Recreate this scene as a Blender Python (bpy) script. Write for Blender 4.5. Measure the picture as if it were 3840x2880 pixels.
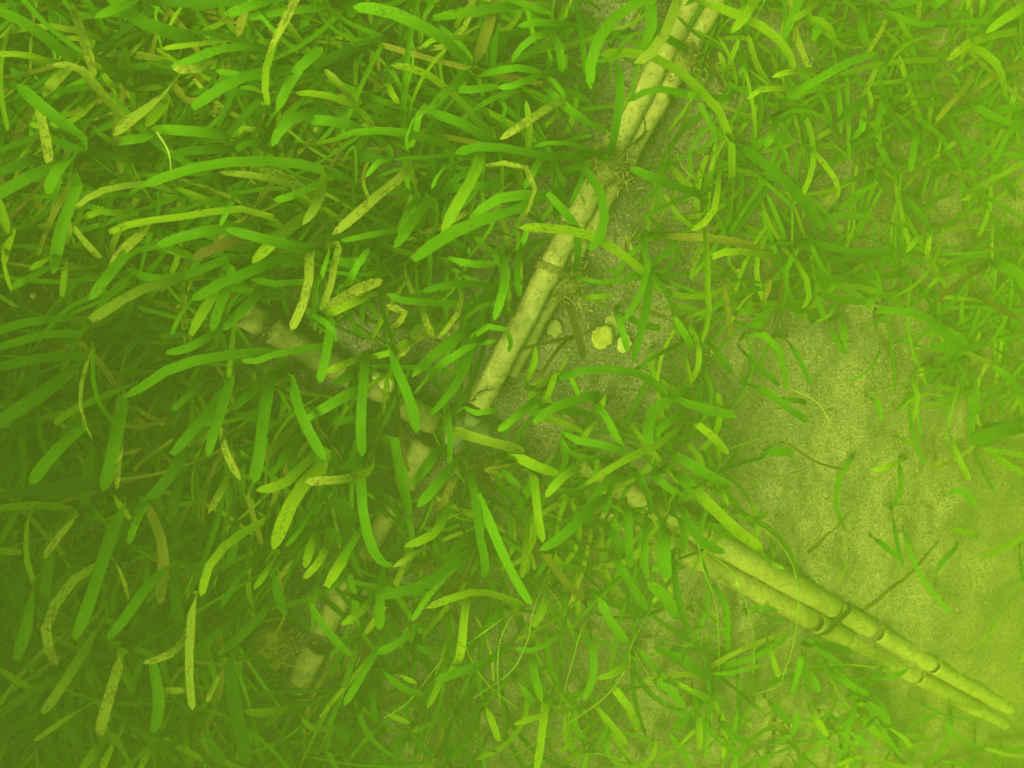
import bpy, bmesh, math, random
import numpy as np
from mathutils import Vector, Matrix, noise

for o in list(bpy.data.objects):
    bpy.data.objects.remove(o, do_unlink=True)
scene = bpy.context.scene
C = scene.collection
rnd = random.Random(11)

# ------------------------------------------------------------------ camera
CAM_H, TILT, HFOV = 0.72, math.radians(14), math.radians(62)
PW, PH = 3840.0, 2880.0
F_PX = PW / 2 / math.tan(HFOV / 2)
cam_loc = Vector((0, 0, CAM_H))
fwd = Vector((0.85 * math.sin(TILT), -0.53 * math.sin(TILT), -math.cos(TILT))).normalized()
right = fwd.cross(Vector((0, 1, 0))).normalized()
up = right.cross(fwd).normalized()
cam_data = bpy.data.cameras.new("camera")
cam = bpy.data.objects.new("camera", cam_data)
C.objects.link(cam)
M = Matrix((right, up, -fwd)).transposed().to_4x4()
M.translation = cam_loc
cam.matrix_world = M
cam_data.sensor_width = 36
cam_data.angle = HFOV
cam_data.clip_start = 0.01
cam_data.clip_end = 60
cam_data.dof.use_dof = True
cam_data.dof.focus_distance = 0.72
cam_data.dof.aperture_fstop = 11.0
scene.camera = cam

# ------------------------------------------------------------------ sky and sun
SUN_EL, SUN_AZ = math.radians(46), math.radians(254)
world = bpy.data.worlds.new("World")
scene.world = world
world.use_nodes = True
wn = world.node_tree.nodes
sky = wn.new("ShaderNodeTexSky")
sky.sky_type = 'NISHITA'
sky.sun_disc = False
sky.sun_elevation = SUN_EL
sky.sun_rotation = SUN_AZ
world.node_tree.links.new(sky.outputs[0], wn["Background"].inputs[0])
wn["Background"].inputs[1].default_value = 0.055
sd = bpy.data.lights.new("sun", 'SUN')
sd.energy = 4.4
sd.angle = math.radians(30)
sd.color = (1.0, 0.95, 0.86)
sun = bpy.data.objects.new("sun", sd)
C.objects.link(sun)
sdir = Vector((math.sin(SUN_AZ) * math.cos(SUN_EL), math.cos(SUN_AZ) * math.cos(SUN_EL), math.sin(SUN_EL)))
sun.rotation_euler = sdir.to_track_quat('Z', 'Y').to_euler()
sun.location = sdir * 5
scene.view_settings.view_transform = 'Standard'
scene.view_settings.look = 'None'
scene.view_settings.gamma = 1
scene.view_settings.exposure = 1.13
scene.cycles.volume_bounces = 2
scene.cycles.max_bounces = 8
scene.cycles.transparent_max_bounces = 8

# ------------------------------------------------------------------ helpers
def ground(x, y):
    """height of the sea bed in metres (numpy or float)"""
    z = 0.010 * np.sin(x * 17 + 1.3 + 2 * np.sin(y * 9)) * np.cos(y * 21 + 0.4)
    z = z + 0.006 * np.sin(x * 43 + y * 31) * np.sin(y * 38 - x * 19 + 2)
    z = z + 0.02 * np.sin(x * 5.1 + 0.5) * np.sin(y * 4.3 + 1.0)
    s = (x * 0.8 - y * 0.6) - 0.10          # the bed falls away to the lower right
    z = z - 0.50 * (0.5 * (s + np.sqrt(s * s + 0.03)) - 0.06) / (1 + np.abs(s) * 0.5)
    return z

def ray(px, py):
    return (fwd + right * ((px - PW / 2) / F_PX) + up * ((PH / 2 - py) / F_PX))

def at(px, py, h=0.0):
    """point h metres above the bed seen at photo pixel px, py"""
    d = ray(px, py)
    t = CAM_H / -d.z
    for _ in range(12):
        p = cam_loc + d * t
        t += (p.z - (float(ground(p.x, p.y)) + h)) / -d.z * 0.85
    return cam_loc + d * t

def depth(p):
    return (p - cam_loc).dot(fwd)

def to_px(p):
    v = p - cam_loc
    d = v.dot(fwd)
    return PW / 2 + v.dot(right) / d * F_PX, PH / 2 - v.dot(up) / d * F_PX

def tag(o, label=None, cat=None, group=None, kind=None):
    if label: o["label"] = label
    if cat: o["category"] = cat
    if group: o["group"] = group
    if kind: o["kind"] = kind
    return o

def mesh_obj(name, verts, faces, mat, parent=None, smooth=True, loc=None):
    me = bpy.data.meshes.new(name)
    me.from_pydata([tuple(v) for v in verts], [], faces)
    if smooth:
        me.polygons.foreach_set("use_smooth", [True] * len(me.polygons))
    me.materials.append(mat)
    o = bpy.data.objects.new(name, me)
    C.objects.link(o)
    if parent is not None:
        o.parent = parent
    if loc is not None:
        o.location = loc
    return o

def empty(name, loc):
    o = bpy.data.objects.new(name, None)
    o.empty_display_size = 0.02
    C.objects.link(o)
    o.location = loc
    return o

def new_mat(name):
    m = bpy.data.materials.new(name)
    m.use_nodes = True
    nt = m.node_tree
    return m, nt, nt.nodes["Principled BSDF"], nt.nodes["Material Output"]

def N(nt, kind, **kw):
    n = nt.nodes.new(kind)
    for k, v in kw.items():
        if k in n.inputs.keys():
            n.inputs[k].default_value = v
        else:
            setattr(n, k, v)
    return n

def mix_col(nt, fac, a, b, mode='MIX'):
    n = nt.nodes.new("ShaderNodeMix")
    n.data_type = 'RGBA'
    n.blend_type = mode
    for sock, v in ((0, fac), (6, a), (7, b)):
        if isinstance(v, bpy.types.NodeSocket):
            nt.links.new(v, n.inputs[sock])
        else:
            n.inputs[sock].default_value = v if sock == 0 else (*v, 1)
    return n.outputs[2]

def ramp(nt, src, stops):
    n = nt.nodes.new("ShaderNodeValToRGB")
    while len(n.color_ramp.elements) < len(stops):
        n.color_ramp.elements.new(0.5)
    for e, (p, c) in zip(n.color_ramp.elements, stops):
        e.position = p
        e.color = (*c, 1) if len(c) == 3 else c
    nt.links.new(src, n.inputs[0])
    return n.outputs[0]

def mathn(nt, op, a, b=None):
    n = nt.nodes.new("ShaderNodeMath")
    n.operation = op
    for i, v in enumerate((a, b)):
        if v is None: continue
        if isinstance(v, bpy.types.NodeSocket):
            nt.links.new(v, n.inputs[i])
        else:
            n.inputs[i].default_value = v
    return n.outputs[0]

# ------------------------------------------------------------------ materials
def leaf_material(name, fresh, old, spot_amount, spot_col, trans=0.33):
    m, nt, bs, out = new_mat(name)
    at_ = N(nt, "ShaderNodeAttribute", attribute_name="leafdata")
    sep = N(nt, "ShaderNodeSeparateColor")
    nt.links.new(at_.outputs["Color"], sep.inputs[0])
    t, rn = sep.outputs[0], sep.outputs[1]
    uv = N(nt, "ShaderNodeUVMap")
    mp = N(nt, "ShaderNodeMapping")
    nt.links.new(uv.outputs[0], mp.inputs[0])
    mp.inputs["Scale"].default_value = (1.0, 0.42, 1.0)
    n1 = N(nt, "ShaderNodeTexNoise", Scale=650.0, Detail=3.0, Roughness=0.6)
    nt.links.new(mp.outputs[0], n1.inputs["Vector"])
    n2 = N(nt, "ShaderNodeTexNoise", Scale=70.0, Detail=2.0)
    nt.links.new(uv.outputs[0], n2.inputs["Vector"])
    # long veins
    mv = N(nt, "ShaderNodeMapping")
    nt.links.new(uv.outputs[0], mv.inputs[0])
    mv.inputs["Scale"].default_value = (1.0, 0.02, 1.0)
    n3 = N(nt, "ShaderNodeTexNoise", Scale=900.0, Detail=1.0)
    nt.links.new(mv.outputs[0], n3.inputs["Vector"])
    age = mathn(nt, 'ADD', mathn(nt, 'ADD', mathn(nt, 'MULTIPLY', t, 0.40), 0.12), mathn(nt, 'MULTIPLY', rn, 0.55))
    age = mathn(nt, 'ADD', age, mathn(nt, 'MULTIPLY', mathn(nt, 'SUBTRACT', n2.outputs[0], 0.5), 0.7))
    agen = N(nt, "ShaderNodeClamp")
    nt.links.new(age, agen.inputs[0])
    col = mix_col(nt, agen.outputs[0], fresh, old)
    vein = ramp(nt, n3.outputs[0], [(0.35, (0.92, 0.92, 0.92)), (0.65, (1.05, 1.05, 1.05))])
    col = mix_col(nt, 1.0, col, vein, 'MULTIPLY')
    # grey-brown growth and dark patches on the blade, denser towards its tip
    s1 = mathn(nt, 'ADD', n1.outputs[0], mathn(nt, 'MULTIPLY', mathn(nt, 'SUBTRACT', n2.outputs[0], 0.5), 0.75))
    s1 = mathn(nt, 'ADD', s1, mathn(nt, 'MULTIPLY', mathn(nt, 'SUBTRACT', t, 0.6), 0.18))
    s1 = mathn(nt, 'ADD', s1, mathn(nt, 'MULTIPLY', mathn(nt, 'SUBTRACT', rn, 0.5), 0.16))
    hi = 0.80 - 0.20 * spot_amount
    spot = ramp(nt, s1, [(hi - 0.07, (0, 0, 0)), (hi + 0.03, (1, 1, 1))])
    col = mix_col(nt, mathn(nt, 'MULTIPLY', spot, 0.6), col, spot_col)
    nt.links.new(col, bs.inputs["Base Color"])
    bs.inputs["Roughness"].default_value = 0.55
    bs.inputs["Specular IOR Level"].default_value = 0.055
    bmp = N(nt, "ShaderNodeBump", Strength=0.12, Distance=0.0005)
    nt.links.new(n3.outputs[0], bmp.inputs["Height"])
    nt.links.new(bmp.outputs[0], bs.inputs["Normal"])
    tr = N(nt, "ShaderNodeBsdfTranslucent")
    nt.links.new(mix_col(nt, 1.0, col, (1.0, 1.25, 0.6), 'MULTIPLY'), tr.inputs[0])
    mx = N(nt, "ShaderNodeMixShader")
    mx.inputs[0].default_value = trans
    nt.links.new(bs.outputs[0], mx.inputs[1])
    nt.links.new(tr.outputs[0], mx.inputs[2])
    nt.links.new(mx.outputs[0], out.inputs[0])
    return m

MAT = {
    'g': leaf_material("leaf_green", (0.024, 0.135, 0.006), (0.14, 0.36, 0.010), 0.08, (0.05, 0.06, 0.02)),
    'k': leaf_material("leaf_shaded_green", (0.012, 0.070, 0.007), (0.055, 0.19, 0.008), 0.10, (0.05, 0.06, 0.02)),  # darker copy of the green, with shade put into the colour
    'y': leaf_material("leaf_yellow_green", (0.09, 0.26, 0.009), (0.31, 0.45, 0.02), 0.30, (0.08, 0.075, 0.025)),
    's': leaf_material("leaf_speckled", (0.16, 0.28, 0.03), (0.46, 0.48, 0.10), 0.75, (0.055, 0.045, 0.02)),
    'd': leaf_material("leaf_dying", (0.17, 0.19, 0.03), (0.26, 0.22, 0.06), 0.6, (0.09, 0.06, 0.03), 0.2),
    'b': leaf_material("leaf_dead", (0.085, 0.07, 0.03), (0.12, 0.085, 0.04), 0.4, (0.04, 0.03, 0.015), 0.1),
}

def sediment_material():
    m, nt, bs, out = new_mat("sediment")
    geo = N(nt, "ShaderNodeNewGeometry")
    a = N(nt, "ShaderNodeTexNoise", Scale=400.0, Detail=4.0, Roughness=0.9)
    b = N(nt, "ShaderNodeTexNoise", Scale=38.0, Detail=5.0, Roughness=0.65)
    c = N(nt, "ShaderNodeTexNoise", Scale=9.0, Detail=3.0)
    v = N(nt, "ShaderNodeTexVoronoi", Scale=420.0)
    for n in (a, b, c, v):
        nt.links.new(geo.outputs["Position"], n.inputs["Vector"])
    col = mix_col(nt, ramp(nt, b.outputs[0], [(0.3, (0, 0, 0)), (0.7, (1, 1, 1))]), (0.235, 0.22, 0.155), (0.295, 0.275, 0.195))
    col = mix_col(nt, ramp(nt, c.outputs[0], [(0.42, (0, 0, 0)), (0.6, (1, 1, 1))]), mix_col(nt, 0.3, col, (0.15, 0.14, 0.08)), col)
    # pale silt on the bare patch; meadow mud with the left-hand shade painted in
    sx = N(nt, "ShaderNodeSeparateXYZ")
    nt.links.new(geo.outputs["Position"], sx.inputs[0])
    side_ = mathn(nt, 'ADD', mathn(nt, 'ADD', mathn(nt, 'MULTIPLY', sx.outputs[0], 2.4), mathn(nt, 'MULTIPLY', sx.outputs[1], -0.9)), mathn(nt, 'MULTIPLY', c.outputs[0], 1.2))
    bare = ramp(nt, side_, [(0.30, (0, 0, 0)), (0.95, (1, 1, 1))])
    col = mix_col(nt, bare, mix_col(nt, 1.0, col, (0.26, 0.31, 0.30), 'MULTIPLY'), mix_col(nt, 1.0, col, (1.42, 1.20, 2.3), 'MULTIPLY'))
    g = ramp(nt, a.outputs[0], [(0.36, (0.2, 0.2, 0.2)), (0.5, (0.95, 0.95, 0.95)), (0.64, (2.0, 2.0, 2.0))])
    col = mix_col(nt, 1.0, col, g, 'MULTIPLY')
    sp = ramp(nt, v.outputs["Color"], [(0.93, (0, 0, 0)), (0.96, (1, 1, 1))])
    near = ramp(nt, v.outputs["Distance"], [(0.25, (1, 1, 1)), (0.4, (0, 0, 0))])
    col = mix_col(nt, mathn(nt, 'MULTIPLY', sp, near), col, (0.6, 0.56, 0.42))
    nt.links.new(col, bs.inputs["Base Color"])
    bs.inputs["Roughness"].default_value = 0.95
    bs.inputs["Specular IOR Level"].default_value = 0.05
    bm = N(nt, "ShaderNodeBump", Strength=0.7, Distance=0.002)
    nt.links.new(mathn(nt, 'ADD', a.outputs[0], mathn(nt, 'MULTIPLY', b.outputs[0], 2.0)), bm.inputs["Height"])
    nt.links.new(bm.outputs[0], bs.inputs["Normal"])
    return m

def plain(name, c1, c2, scale=120.0, rough=0.8, bump=0.4, lo=0.4, hi=0.6, spec=0.1):
    m, nt, bs, out = new_mat(name)
    tc = N(nt, "ShaderNodeTexCoord")
    n = N(nt, "ShaderNodeTexNoise", Scale=scale, Detail=5.0, Roughness=0.7)
    nt.links.new(tc.outputs["Object"], n.inputs["Vector"])
    nt.links.new(mix_col(nt, ramp(nt, n.outputs[0], [(lo, (0, 0, 0)), (hi, (1, 1, 1))]), c1, c2), bs.inputs["Base Color"])
    bs.inputs["Roughness"].default_value = rough
    bs.inputs["Specular IOR Level"].default_value = spec
    bm = N(nt, "ShaderNodeBump", Strength=bump, Distance=0.001)
    nt.links.new(n.outputs[0], bm.inputs["Height"])
    nt.links.new(bm.outputs[0], bs.inputs["Normal"])
    return m

def pipe_material(name, clean, film, crust, cover):
    """pale plastic under a patchy film of silt and short brown growth"""
    m, nt, bs, out = new_mat(name)
    geo = N(nt, "ShaderNodeNewGeometry")
    a = N(nt, "ShaderNodeTexNoise", Scale=34.0, Detail=4.0, Roughness=0.6)
    b = N(nt, "ShaderNodeTexNoise", Scale=300.0, Detail=4.0, Roughness=0.8)
    d = N(nt, "ShaderNodeTexNoise", Scale=130.0, Detail=3.0, Roughness=0.6)
    for n in (a, b, d):
        nt.links.new(geo.outputs["Position"], n.inputs["Vector"])
    f = ramp(nt, a.outputs[0], [(0.60 - cover * 0.32, (0, 0, 0)), (0.72 - cover * 0.32, (1, 1, 1))])
    col = mix_col(nt, f, clean, film)
    s = mathn(nt, 'ADD', b.outputs[0], mathn(nt, 'MULTIPLY', mathn(nt, 'SUBTRACT', d.outputs[0], 0.5), 0.6))
    col = mix_col(nt, mathn(nt, 'MULTIPLY', ramp(nt, s, [(0.50, (0, 0, 0)), (0.66, (1, 1, 1))]), 0.7), col, crust)
    nt.links.new(col, bs.inputs["Base Color"])
    bs.inputs["Roughness"].default_value = 0.7
    bs.inputs["Specular IOR Level"].default_value = 0.15
    bm = N(nt, "ShaderNodeBump", Strength=0.5, Distance=0.0012)
    nt.links.new(mathn(nt, 'ADD', s, f), bm.inputs["Height"])
    nt.links.new(bm.outputs[0], bs.inputs["Normal"])
    return m

M_SED = sediment_material()
M_PIPE = pipe_material("pipe_plastic", (0.76, 0.68, 0.48), (0.53, 0.46, 0.30), (0.19, 0.155, 0.08), 0.85)
M_PIPE_SILT = pipe_material("pipe_plastic_silted", (0.72, 0.64, 0.45), (0.50, 0.43, 0.28), (0.20, 0.165, 0.085), 0.95)
M_PIPE_OLD = pipe_material("pipe_plastic_fouled", (0.64, 0.58, 0.42), (0.40, 0.35, 0.22), (0.17, 0.14, 0.07), 1.1)
M_PIPE_IN = plain("pipe_inside", (0.10, 0.09, 0.06), (0.2, 0.18, 0.12), 80)
M_FIT = plain("fitting_plastic", (0.33, 0.37, 0.36), (0.24, 0.25, 0.20), 60)
M_TIE = plain("tie_black", (0.03, 0.03, 0.025), (0.09, 0.08, 0.05), 200)
M_SHELL = plain("shell_pale", (0.82, 0.79, 0.58), (0.70, 0.65, 0.42), 90, bump=0.6)
M_SHELL_Y = plain("shell_yellow", (0.84, 0.76, 0.30), (0.62, 0.54, 0.22), 220, bump=1.0)
M_SHELL_D = plain("shell_dusty", (0.58, 0.54, 0.36), (0.46, 0.42, 0.27), 130, bump=0.6)
M_TWIG = plain("twig_dark", (0.06, 0.055, 0.03), (0.15, 0.125, 0.07), 150)
M_TUFT = plain("tuft_brown", (0.20, 0.17, 0.085), (0.36, 0.31, 0.17), 240, bump=1.0)
M_STRAND = plain("strand_green", (0.16, 0.30, 0.03), (0.28, 0.40, 0.07), 60)
M_STRAND_P = plain("strand_pale", (0.55, 0.58, 0.25), (0.42, 0.46, 0.16), 60)
M_STONE = plain("stone_dusty", (0.34, 0.31, 0.21), (0.22, 0.20, 0.13), 70, bump=0.8)
M_GRIT = plain("grit_pale", (0.75, 0.70, 0.48), (0.5, 0.45, 0.28), 50)
M_LITTER = plain("litter_brown", (0.14, 0.11, 0.05), (0.26, 0.23, 0.10), 50)

# ------------------------------------------------------------------ the sea bed
def axis(n, inner, outer, k):
    a = np.linspace(-inner, inner, n)
    steps, x, s = [], inner, 2 * inner / (n - 1)
    while x < outer:
        s *= k
        x += s
        steps.append(x)
    return np.concatenate([-np.array(steps[::-1]), a, np.array(steps)])

ax = axis(330, 0.66, 7.0, 1.22)
X, Y = np.meshgrid(ax + 0.12, ax - 0.05, indexing='ij')
Z = ground(X, Y)
n0 = len(ax)
verts = []
for i in range(n0):
    for j in range(n0):
        x, y = X[i, j], Y[i, j]
        z = Z[i, j]
        if abs(x - 0.12) < 0.8 and abs(y + 0.05) < 0.8:
            z += 0.0035 * noise.noise((x * 55, y * 55, 0)) + 0.0016 * noise.noise((x * 190, y * 190, 3))
        verts.append((x, y, z))
faces = [(i * n0 + j, (i + 1) * n0 + j, (i + 1) * n0 + j + 1, i * n0 + j + 1) for i in range(n0 - 1) for j in range(n0 - 1)]
tag(mesh_obj("sea_bed", verts, faces, M_SED), "olive grey silty sea bed under the eelgrass", None, None, "structure")
# ------------------------------------------------------------------ pipes
def tube_mesh(p0, p1, r, seed, sides=24, wall=0.0016, ring_len=0.005, rough=0.0012, cap=True):
    """hollow tube from p0 to p1 with a slightly uneven, encrusted skin; returns (outer+rim verts/faces)"""
    ax_ = (p1 - p0)
    L = ax_.length
    w = ax_.normalized()
    u = w.cross(Vector((0, 0, 1))).normalized()
    v = u.cross(w)
    n = max(3, int(L / ring_len))
    vs, fs = [], []
    def ringat(s, rad, jag=0.0):
        for k in range(sides):
            a = 2 * math.pi * k / sides
            d = u * math.cos(a) + v * math.sin(a)
            q = p0 + w * s
            e = rough * (noise.noise((q + d * r) * 160 + Vector((seed, 0, 0))) * 1.2 + 0.8 * noise.noise((q + d * r) * 45 + Vector((seed, 5, 0))))
            js = jag * noise.noise(d * 2.5 + Vector((seed, s * 50, 1)))
            vs.append(q + w * js + d * (rad + e))
    ss = [L * i / n for i in range(n + 1)]
    ringat(0, r - wall, 0.002)
    ringat(0, r - 0.0003, 0.002)
    for s in ss[1:-1]: ringat(s, r)
    ringat(L, r - 0.0003, 0.002)
    ringat(L, r - wall, 0.002)
    nr = len(vs) // sides
    for i in range(nr - 1):
        for k in range(sides):
            k2 = (k + 1) % sides
            fs.append((i * sides + k, i * sides + k2, (i + 1) * sides + k2, (i + 1) * sides + k))
    base = len(vs)
    inner = min(0.03, L * 0.45)
    ringat(inner, r - wall)
    for k in range(sides):
        k2 = (k + 1) % sides
        fs.append((k2, k, base + k, base + k2))
    b2 = len(vs)
    ringat(L - inner, r - wall)
    last = (nr - 1) * sides
    for k in range(sides):
        k2 = (k + 1) % sides
        fs.append((last + k, last + k2, b2 + k2, b2 + k))
    fs.append(tuple(base + k for k in range(sides)))
    fs.append(tuple(b2 + k for k in reversed(range(sides))))
    return vs, fs

R_PIPE = 0.0104
def pipe(pa, pb, cuts, label, mat, seed, r=R_PIPE, group=None, lie=False):
    """pa, pb = (px, py, height of centre above bed); cuts = list of (t0, t1, radius factor, sideways shift mm)"""
    A, B = at(*pa), at(*pb)
    root = empty("pipe", A)
    tag(root, label, "pipe", group)
    w = (B - A).normalized()
    side = w.cross(Vector((0, 0, 1))).normalized()
    hold = []
    for i, (t0, t1, rf, sh, dz) in enumerate(cuts):
        off = side * sh * 0.001 + Vector((0, 0, dz * 0.001))
        p0, p1 = A.lerp(B, t0) + off, A.lerp(B, t1) + off
        if lie:                                   # each length rests on the bed by itself
            hh = lambda t: pa[2] + (pb[2] - pa[2]) * t
            ll = lambda t: at(pa[0] + (pb[0] - pa[0]) * t, pa[1] + (pb[1] - pa[1]) * t, hh(t))
            p0, p1 = ll(t0) + off, ll(t1) + off
            hold.append((p0, p1))
        vs, fs = tube_mesh(p0 - A, p1 - A, r * rf, seed + i)
        mesh_obj("pipe_section", vs, fs, mat, root)
    if lie:
        return hold
    return A, B

A1 = pipe((2700, -210, 0.016), (1793, 1520, 0.020), [(0, .245, 1, 0, 0), (.25, .60, 1.0, 0, 0), (.603, 1, .98, 0, 0)],
          "pale plastic pipe, left one of the pair running down from top", M_PIPE, 1)
A2 = pipe((2768, -174, 0.017), (1908, 1400, 0.010), [(0, .31, 1, 0, 0), (.315, .66, .98, 1, -1), (.664, 1, .98, 1, -2)],
          "silt covered pipe, right one of the pair running down from top", M_PIPE_SILT, 4)
B1 = pipe((905, 1172, 0.028), (1630, 1588, 0.024), [(0, .10, 1.02, 0, -2), (.15, .62, 1.0, 0, 0), (.63, 1, .98, 0, 1)],
          "crusted pipe arm slanting down to the crossing from the left", M_PIPE_OLD, 9)
C1 = pipe((1598, 1660, 0.018), (1110, 2560, 0.004), [(0, .17, 1.08, 0, 0), (.22, .47, .98, 0, -3), (.51, .78, 1.0, 1, -1), (.83, 1.0, 1.05, 0, 9)],
          "pale pipe arm under leaves running down left from the crossing", M_PIPE_OLD, 14)
D1 = pipe((2130, 1716, 0.006), (3790, 2652, -0.003), [(0, .30, 1.0, 0, 0), (.30, .595, 1.08, 0, 1.5), (.605, .685, 1.0, 0, -1), (.70, .82, .96, 1, -1), (.828, 1, .9, 2, -3)],
          "stepped pale pipe, upper one of the lower right pair", M_PIPE_SILT, 21, r=0.0134, lie=True)
D2 = pipe((2070, 1792, 0.004), (3770, 2716, -0.005), [(0, .43, 1.0, 0, 0), (.425, .57, 1.06, 0, 1), (.582, .645, 1.02, 1, 0), (.642, .80, .95, 0, -1), (.808, 1, .9, 0, -3)],
          "stepped pale pipe, lower one of the lower right pair", M_PIPE_SILT, 31, r=0.0130, lie=True)

# grey fitting where the arms meet: a fat sleeve with a side socket
def fitting():
    c = at(1735, 1595, 0.016)
    root = empty("pipe_fitting", c)
    tag(root, "grey plastic pipe fitting where the pipe arms meet", "pipe fitting")
    dA = (at(1793, 1520, 0.018) - at(1650, 1680, 0.016)).normalized()
    dB = (at(1880, 1660, 0.012) - at(1630, 1570, 0.014)).normalized()
    for nm, d, l0, l1, r in (("sleeve", dA, -0.020, 0.016, 0.0102), ("socket", dB, -0.022, 0.026, 0.0104)):
        vs, fs = tube_mesh(d * l0, d * l1, r, 77, rough=0.0002, wall=0.002)
        mesh_obj(nm, vs, fs, M_FIT, root)
fitting()

# black cable tie round the lower right pair, and fouled ties round the upper pair
def cable_tie(pa, pb, r, label, mat=None, width=0.0045, gap=0.0010):
    """closed band round two parallel pipes: pa, pb = pixel+height of the two centres"""
    A, B = pa, pb
    c = (A + B) / 2
    root = empty("cable_tie", c)
    tag(root, label, "cable tie")
    x = (B - A).normalized()
    half = (B - A).length / 2
    n_ = x.cross(Vector((0, 0, 1))).normalized()       # along the pipes
    z = n_.cross(x).normalized() * -1
    R = r + gap
    prof = []
    for k in range(13):
        a = math.pi / 2 - math.pi * k / 12
        prof.append(x * (half + R * math.cos(a)) + z * R * math.sin(a))
    for k in range(13):
        a = -math.pi / 2 - math.pi * k / 12
        prof.append(x * (-half + R * math.cos(a)) + z * R * math.sin(a))
    vs, fs = [], []
    m = len(prof)
    for q in prof:
        o_ = q * (1 + 0.0012 / max(q.length, 1e-4))
        vs += [q - n_ * width / 2, o_ - n_ * width / 2, o_ + n_ * width / 2, q + n_ * width / 2]
    for i in range(m):
        j = (i + 1) % m
        for k in range(4):
            k2 = (k + 1) % 4
            fs.append((i * 4 + k, i * 4 + k2, j * 4 + k2, j * 4 + k))
    mesh_obj("band", vs, fs, mat or M_TIE, root, smooth=False)
    h = x * (half * 0.25) + z * (R + 0.0025)
    hv = [h + x * sx * 0.004 + n_ * sy * 0.0035 + z * sz * 0.0022 for sx in (-1, 1) for sy in (-1, 1) for sz in (-1, 1)]
    mesh_obj("tie_head", hv, [(0, 1, 3, 2), (4, 6, 7, 5), (0, 4, 5, 1), (2, 3, 7, 6), (0, 2, 6, 4), (1, 5, 7, 3)], mat or M_TIE, root, smooth=False)

def near_px(line, px, py):
    """point of a pipe's centre line nearest to a photo pixel"""
    if isinstance(line, list):
        return min((near_px(l, px, py) for l in line), key=lambda q: (to_px(q)[0] - px) ** 2 + (to_px(q)[1] - py) ** 2)
    best = min((((to_px(line[0].lerp(line[1], k / 400))[0] - px) ** 2 + (to_px(line[0].lerp(line[1], k / 400))[1] - py) ** 2), k) for k in range(401))
    return line[0].lerp(line[1], best[1] / 400)
cable_tie(near_px(D1, 3140, 2290), near_px(D2, 3075, 2360), 0.0145, "dark cable tie round the lower right pipe pair at the gap", width=0.006)
cable_tie(near_px(A1, 2256, 640), near_px(A2, 2330, 672), R_PIPE, "silted tie round the upper pipe pair at a brown tuft", M_TUFT, 0.006)
cable_tie(near_px(A1, 2063, 1010), near_px(A2, 2110, 1040), R_PIPE, "silted tie round upper pipe pair, the lower of two ties", M_TUFT, 0.006)

# brown tufts of short growth on the ties
def tuft(px, py, h, rad, n, label, seed, line=None):
    c = near_px(line, px, py) + Vector((0, 0, 0.007)) if line else at(px, py, h)
    rs = random.Random(seed)
    vs, fs = [], []
    for i in range(n):
        a = rs.uniform(0, 6.283); e = rs.uniform(-0.2, 1.0); s = rad * rs.uniform(0.15, 0.55)
        d = Vector((math.cos(a) * math.cos(e), math.sin(a) * math.cos(e), math.sin(e)))
        b = Vector((rs.gauss(0, rad * .5), rs.gauss(0, rad * .5), abs(rs.gauss(0, rad * .2))))
        side = d.cross(Vector((rs.gauss(0, 1), rs.gauss(0, 1), rs.gauss(0, 1)))).normalized() * 0.0007
        m_ = b + d * s * .6 + Vector((rs.gauss(0, .15), rs.gauss(0, .15), 0)) * s
        k = len(vs)
        vs += [b - side, b + side, m_ - side * .8, m_ + side * .8, b + d * s]
        fs += [(k, k + 1, k + 3, k + 2), (k + 2, k + 3, k + 4)]
    # matted heart of the tuft
    k = len(vs)
    for i in range(9):
        for j in range(14):
            th, ph = math.pi * i / 8, 2 * math.pi * j / 14
            d = Vector((math.sin(th) * math.cos(ph), math.sin(th) * math.sin(ph), math.cos(th)))
            rr = rad * 0.80 * (1 + 0.6 * noise.noise(d * 2.2 + Vector((seed, 0, 0))))
            vs.append(Vector((d.x * rr, d.y * rr, d.z * rr * 0.42)))
    for i in range(8):
        for j in range(14):
            j2 = (j + 1) % 14
            fs.append((k + i * 14 + j, k + (i + 1) * 14 + j, k + (i + 1) * 14 + j2, k + i * 14 + j2))
    o = mesh_obj("algae_tuft", vs, fs, M_TUFT, loc=c)
    tag(o, label, "algae tuft")

tuft(2300, 640, 0.020, 0.022, 420, "brown algae tuft on upper pipe pair, the upper of two", 3, A1)
tuft(2110, 1050, 0.017, 0.021, 420, "brown algae tuft on upper pipe pair just above pale shells", 5, A2)
tuft(2590, 250, 0.016, 0.018, 220, "brown algae tuft on upper pipes at the top edge", 6, A2)
tuft(1870, 1760, 0.016, 0.014, 200, "frayed brown algae tuft just right of the pipe crossing", 7)
tuft(1010, 2430, 0.012, 0.024, 330, "large olive algae clump beside the lower end of left pipe", 8)
tuft(3020, 2235, 0.016, 0.010, 120, "small brown tuft lying along the lower right pipes", 12, D1)

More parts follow.
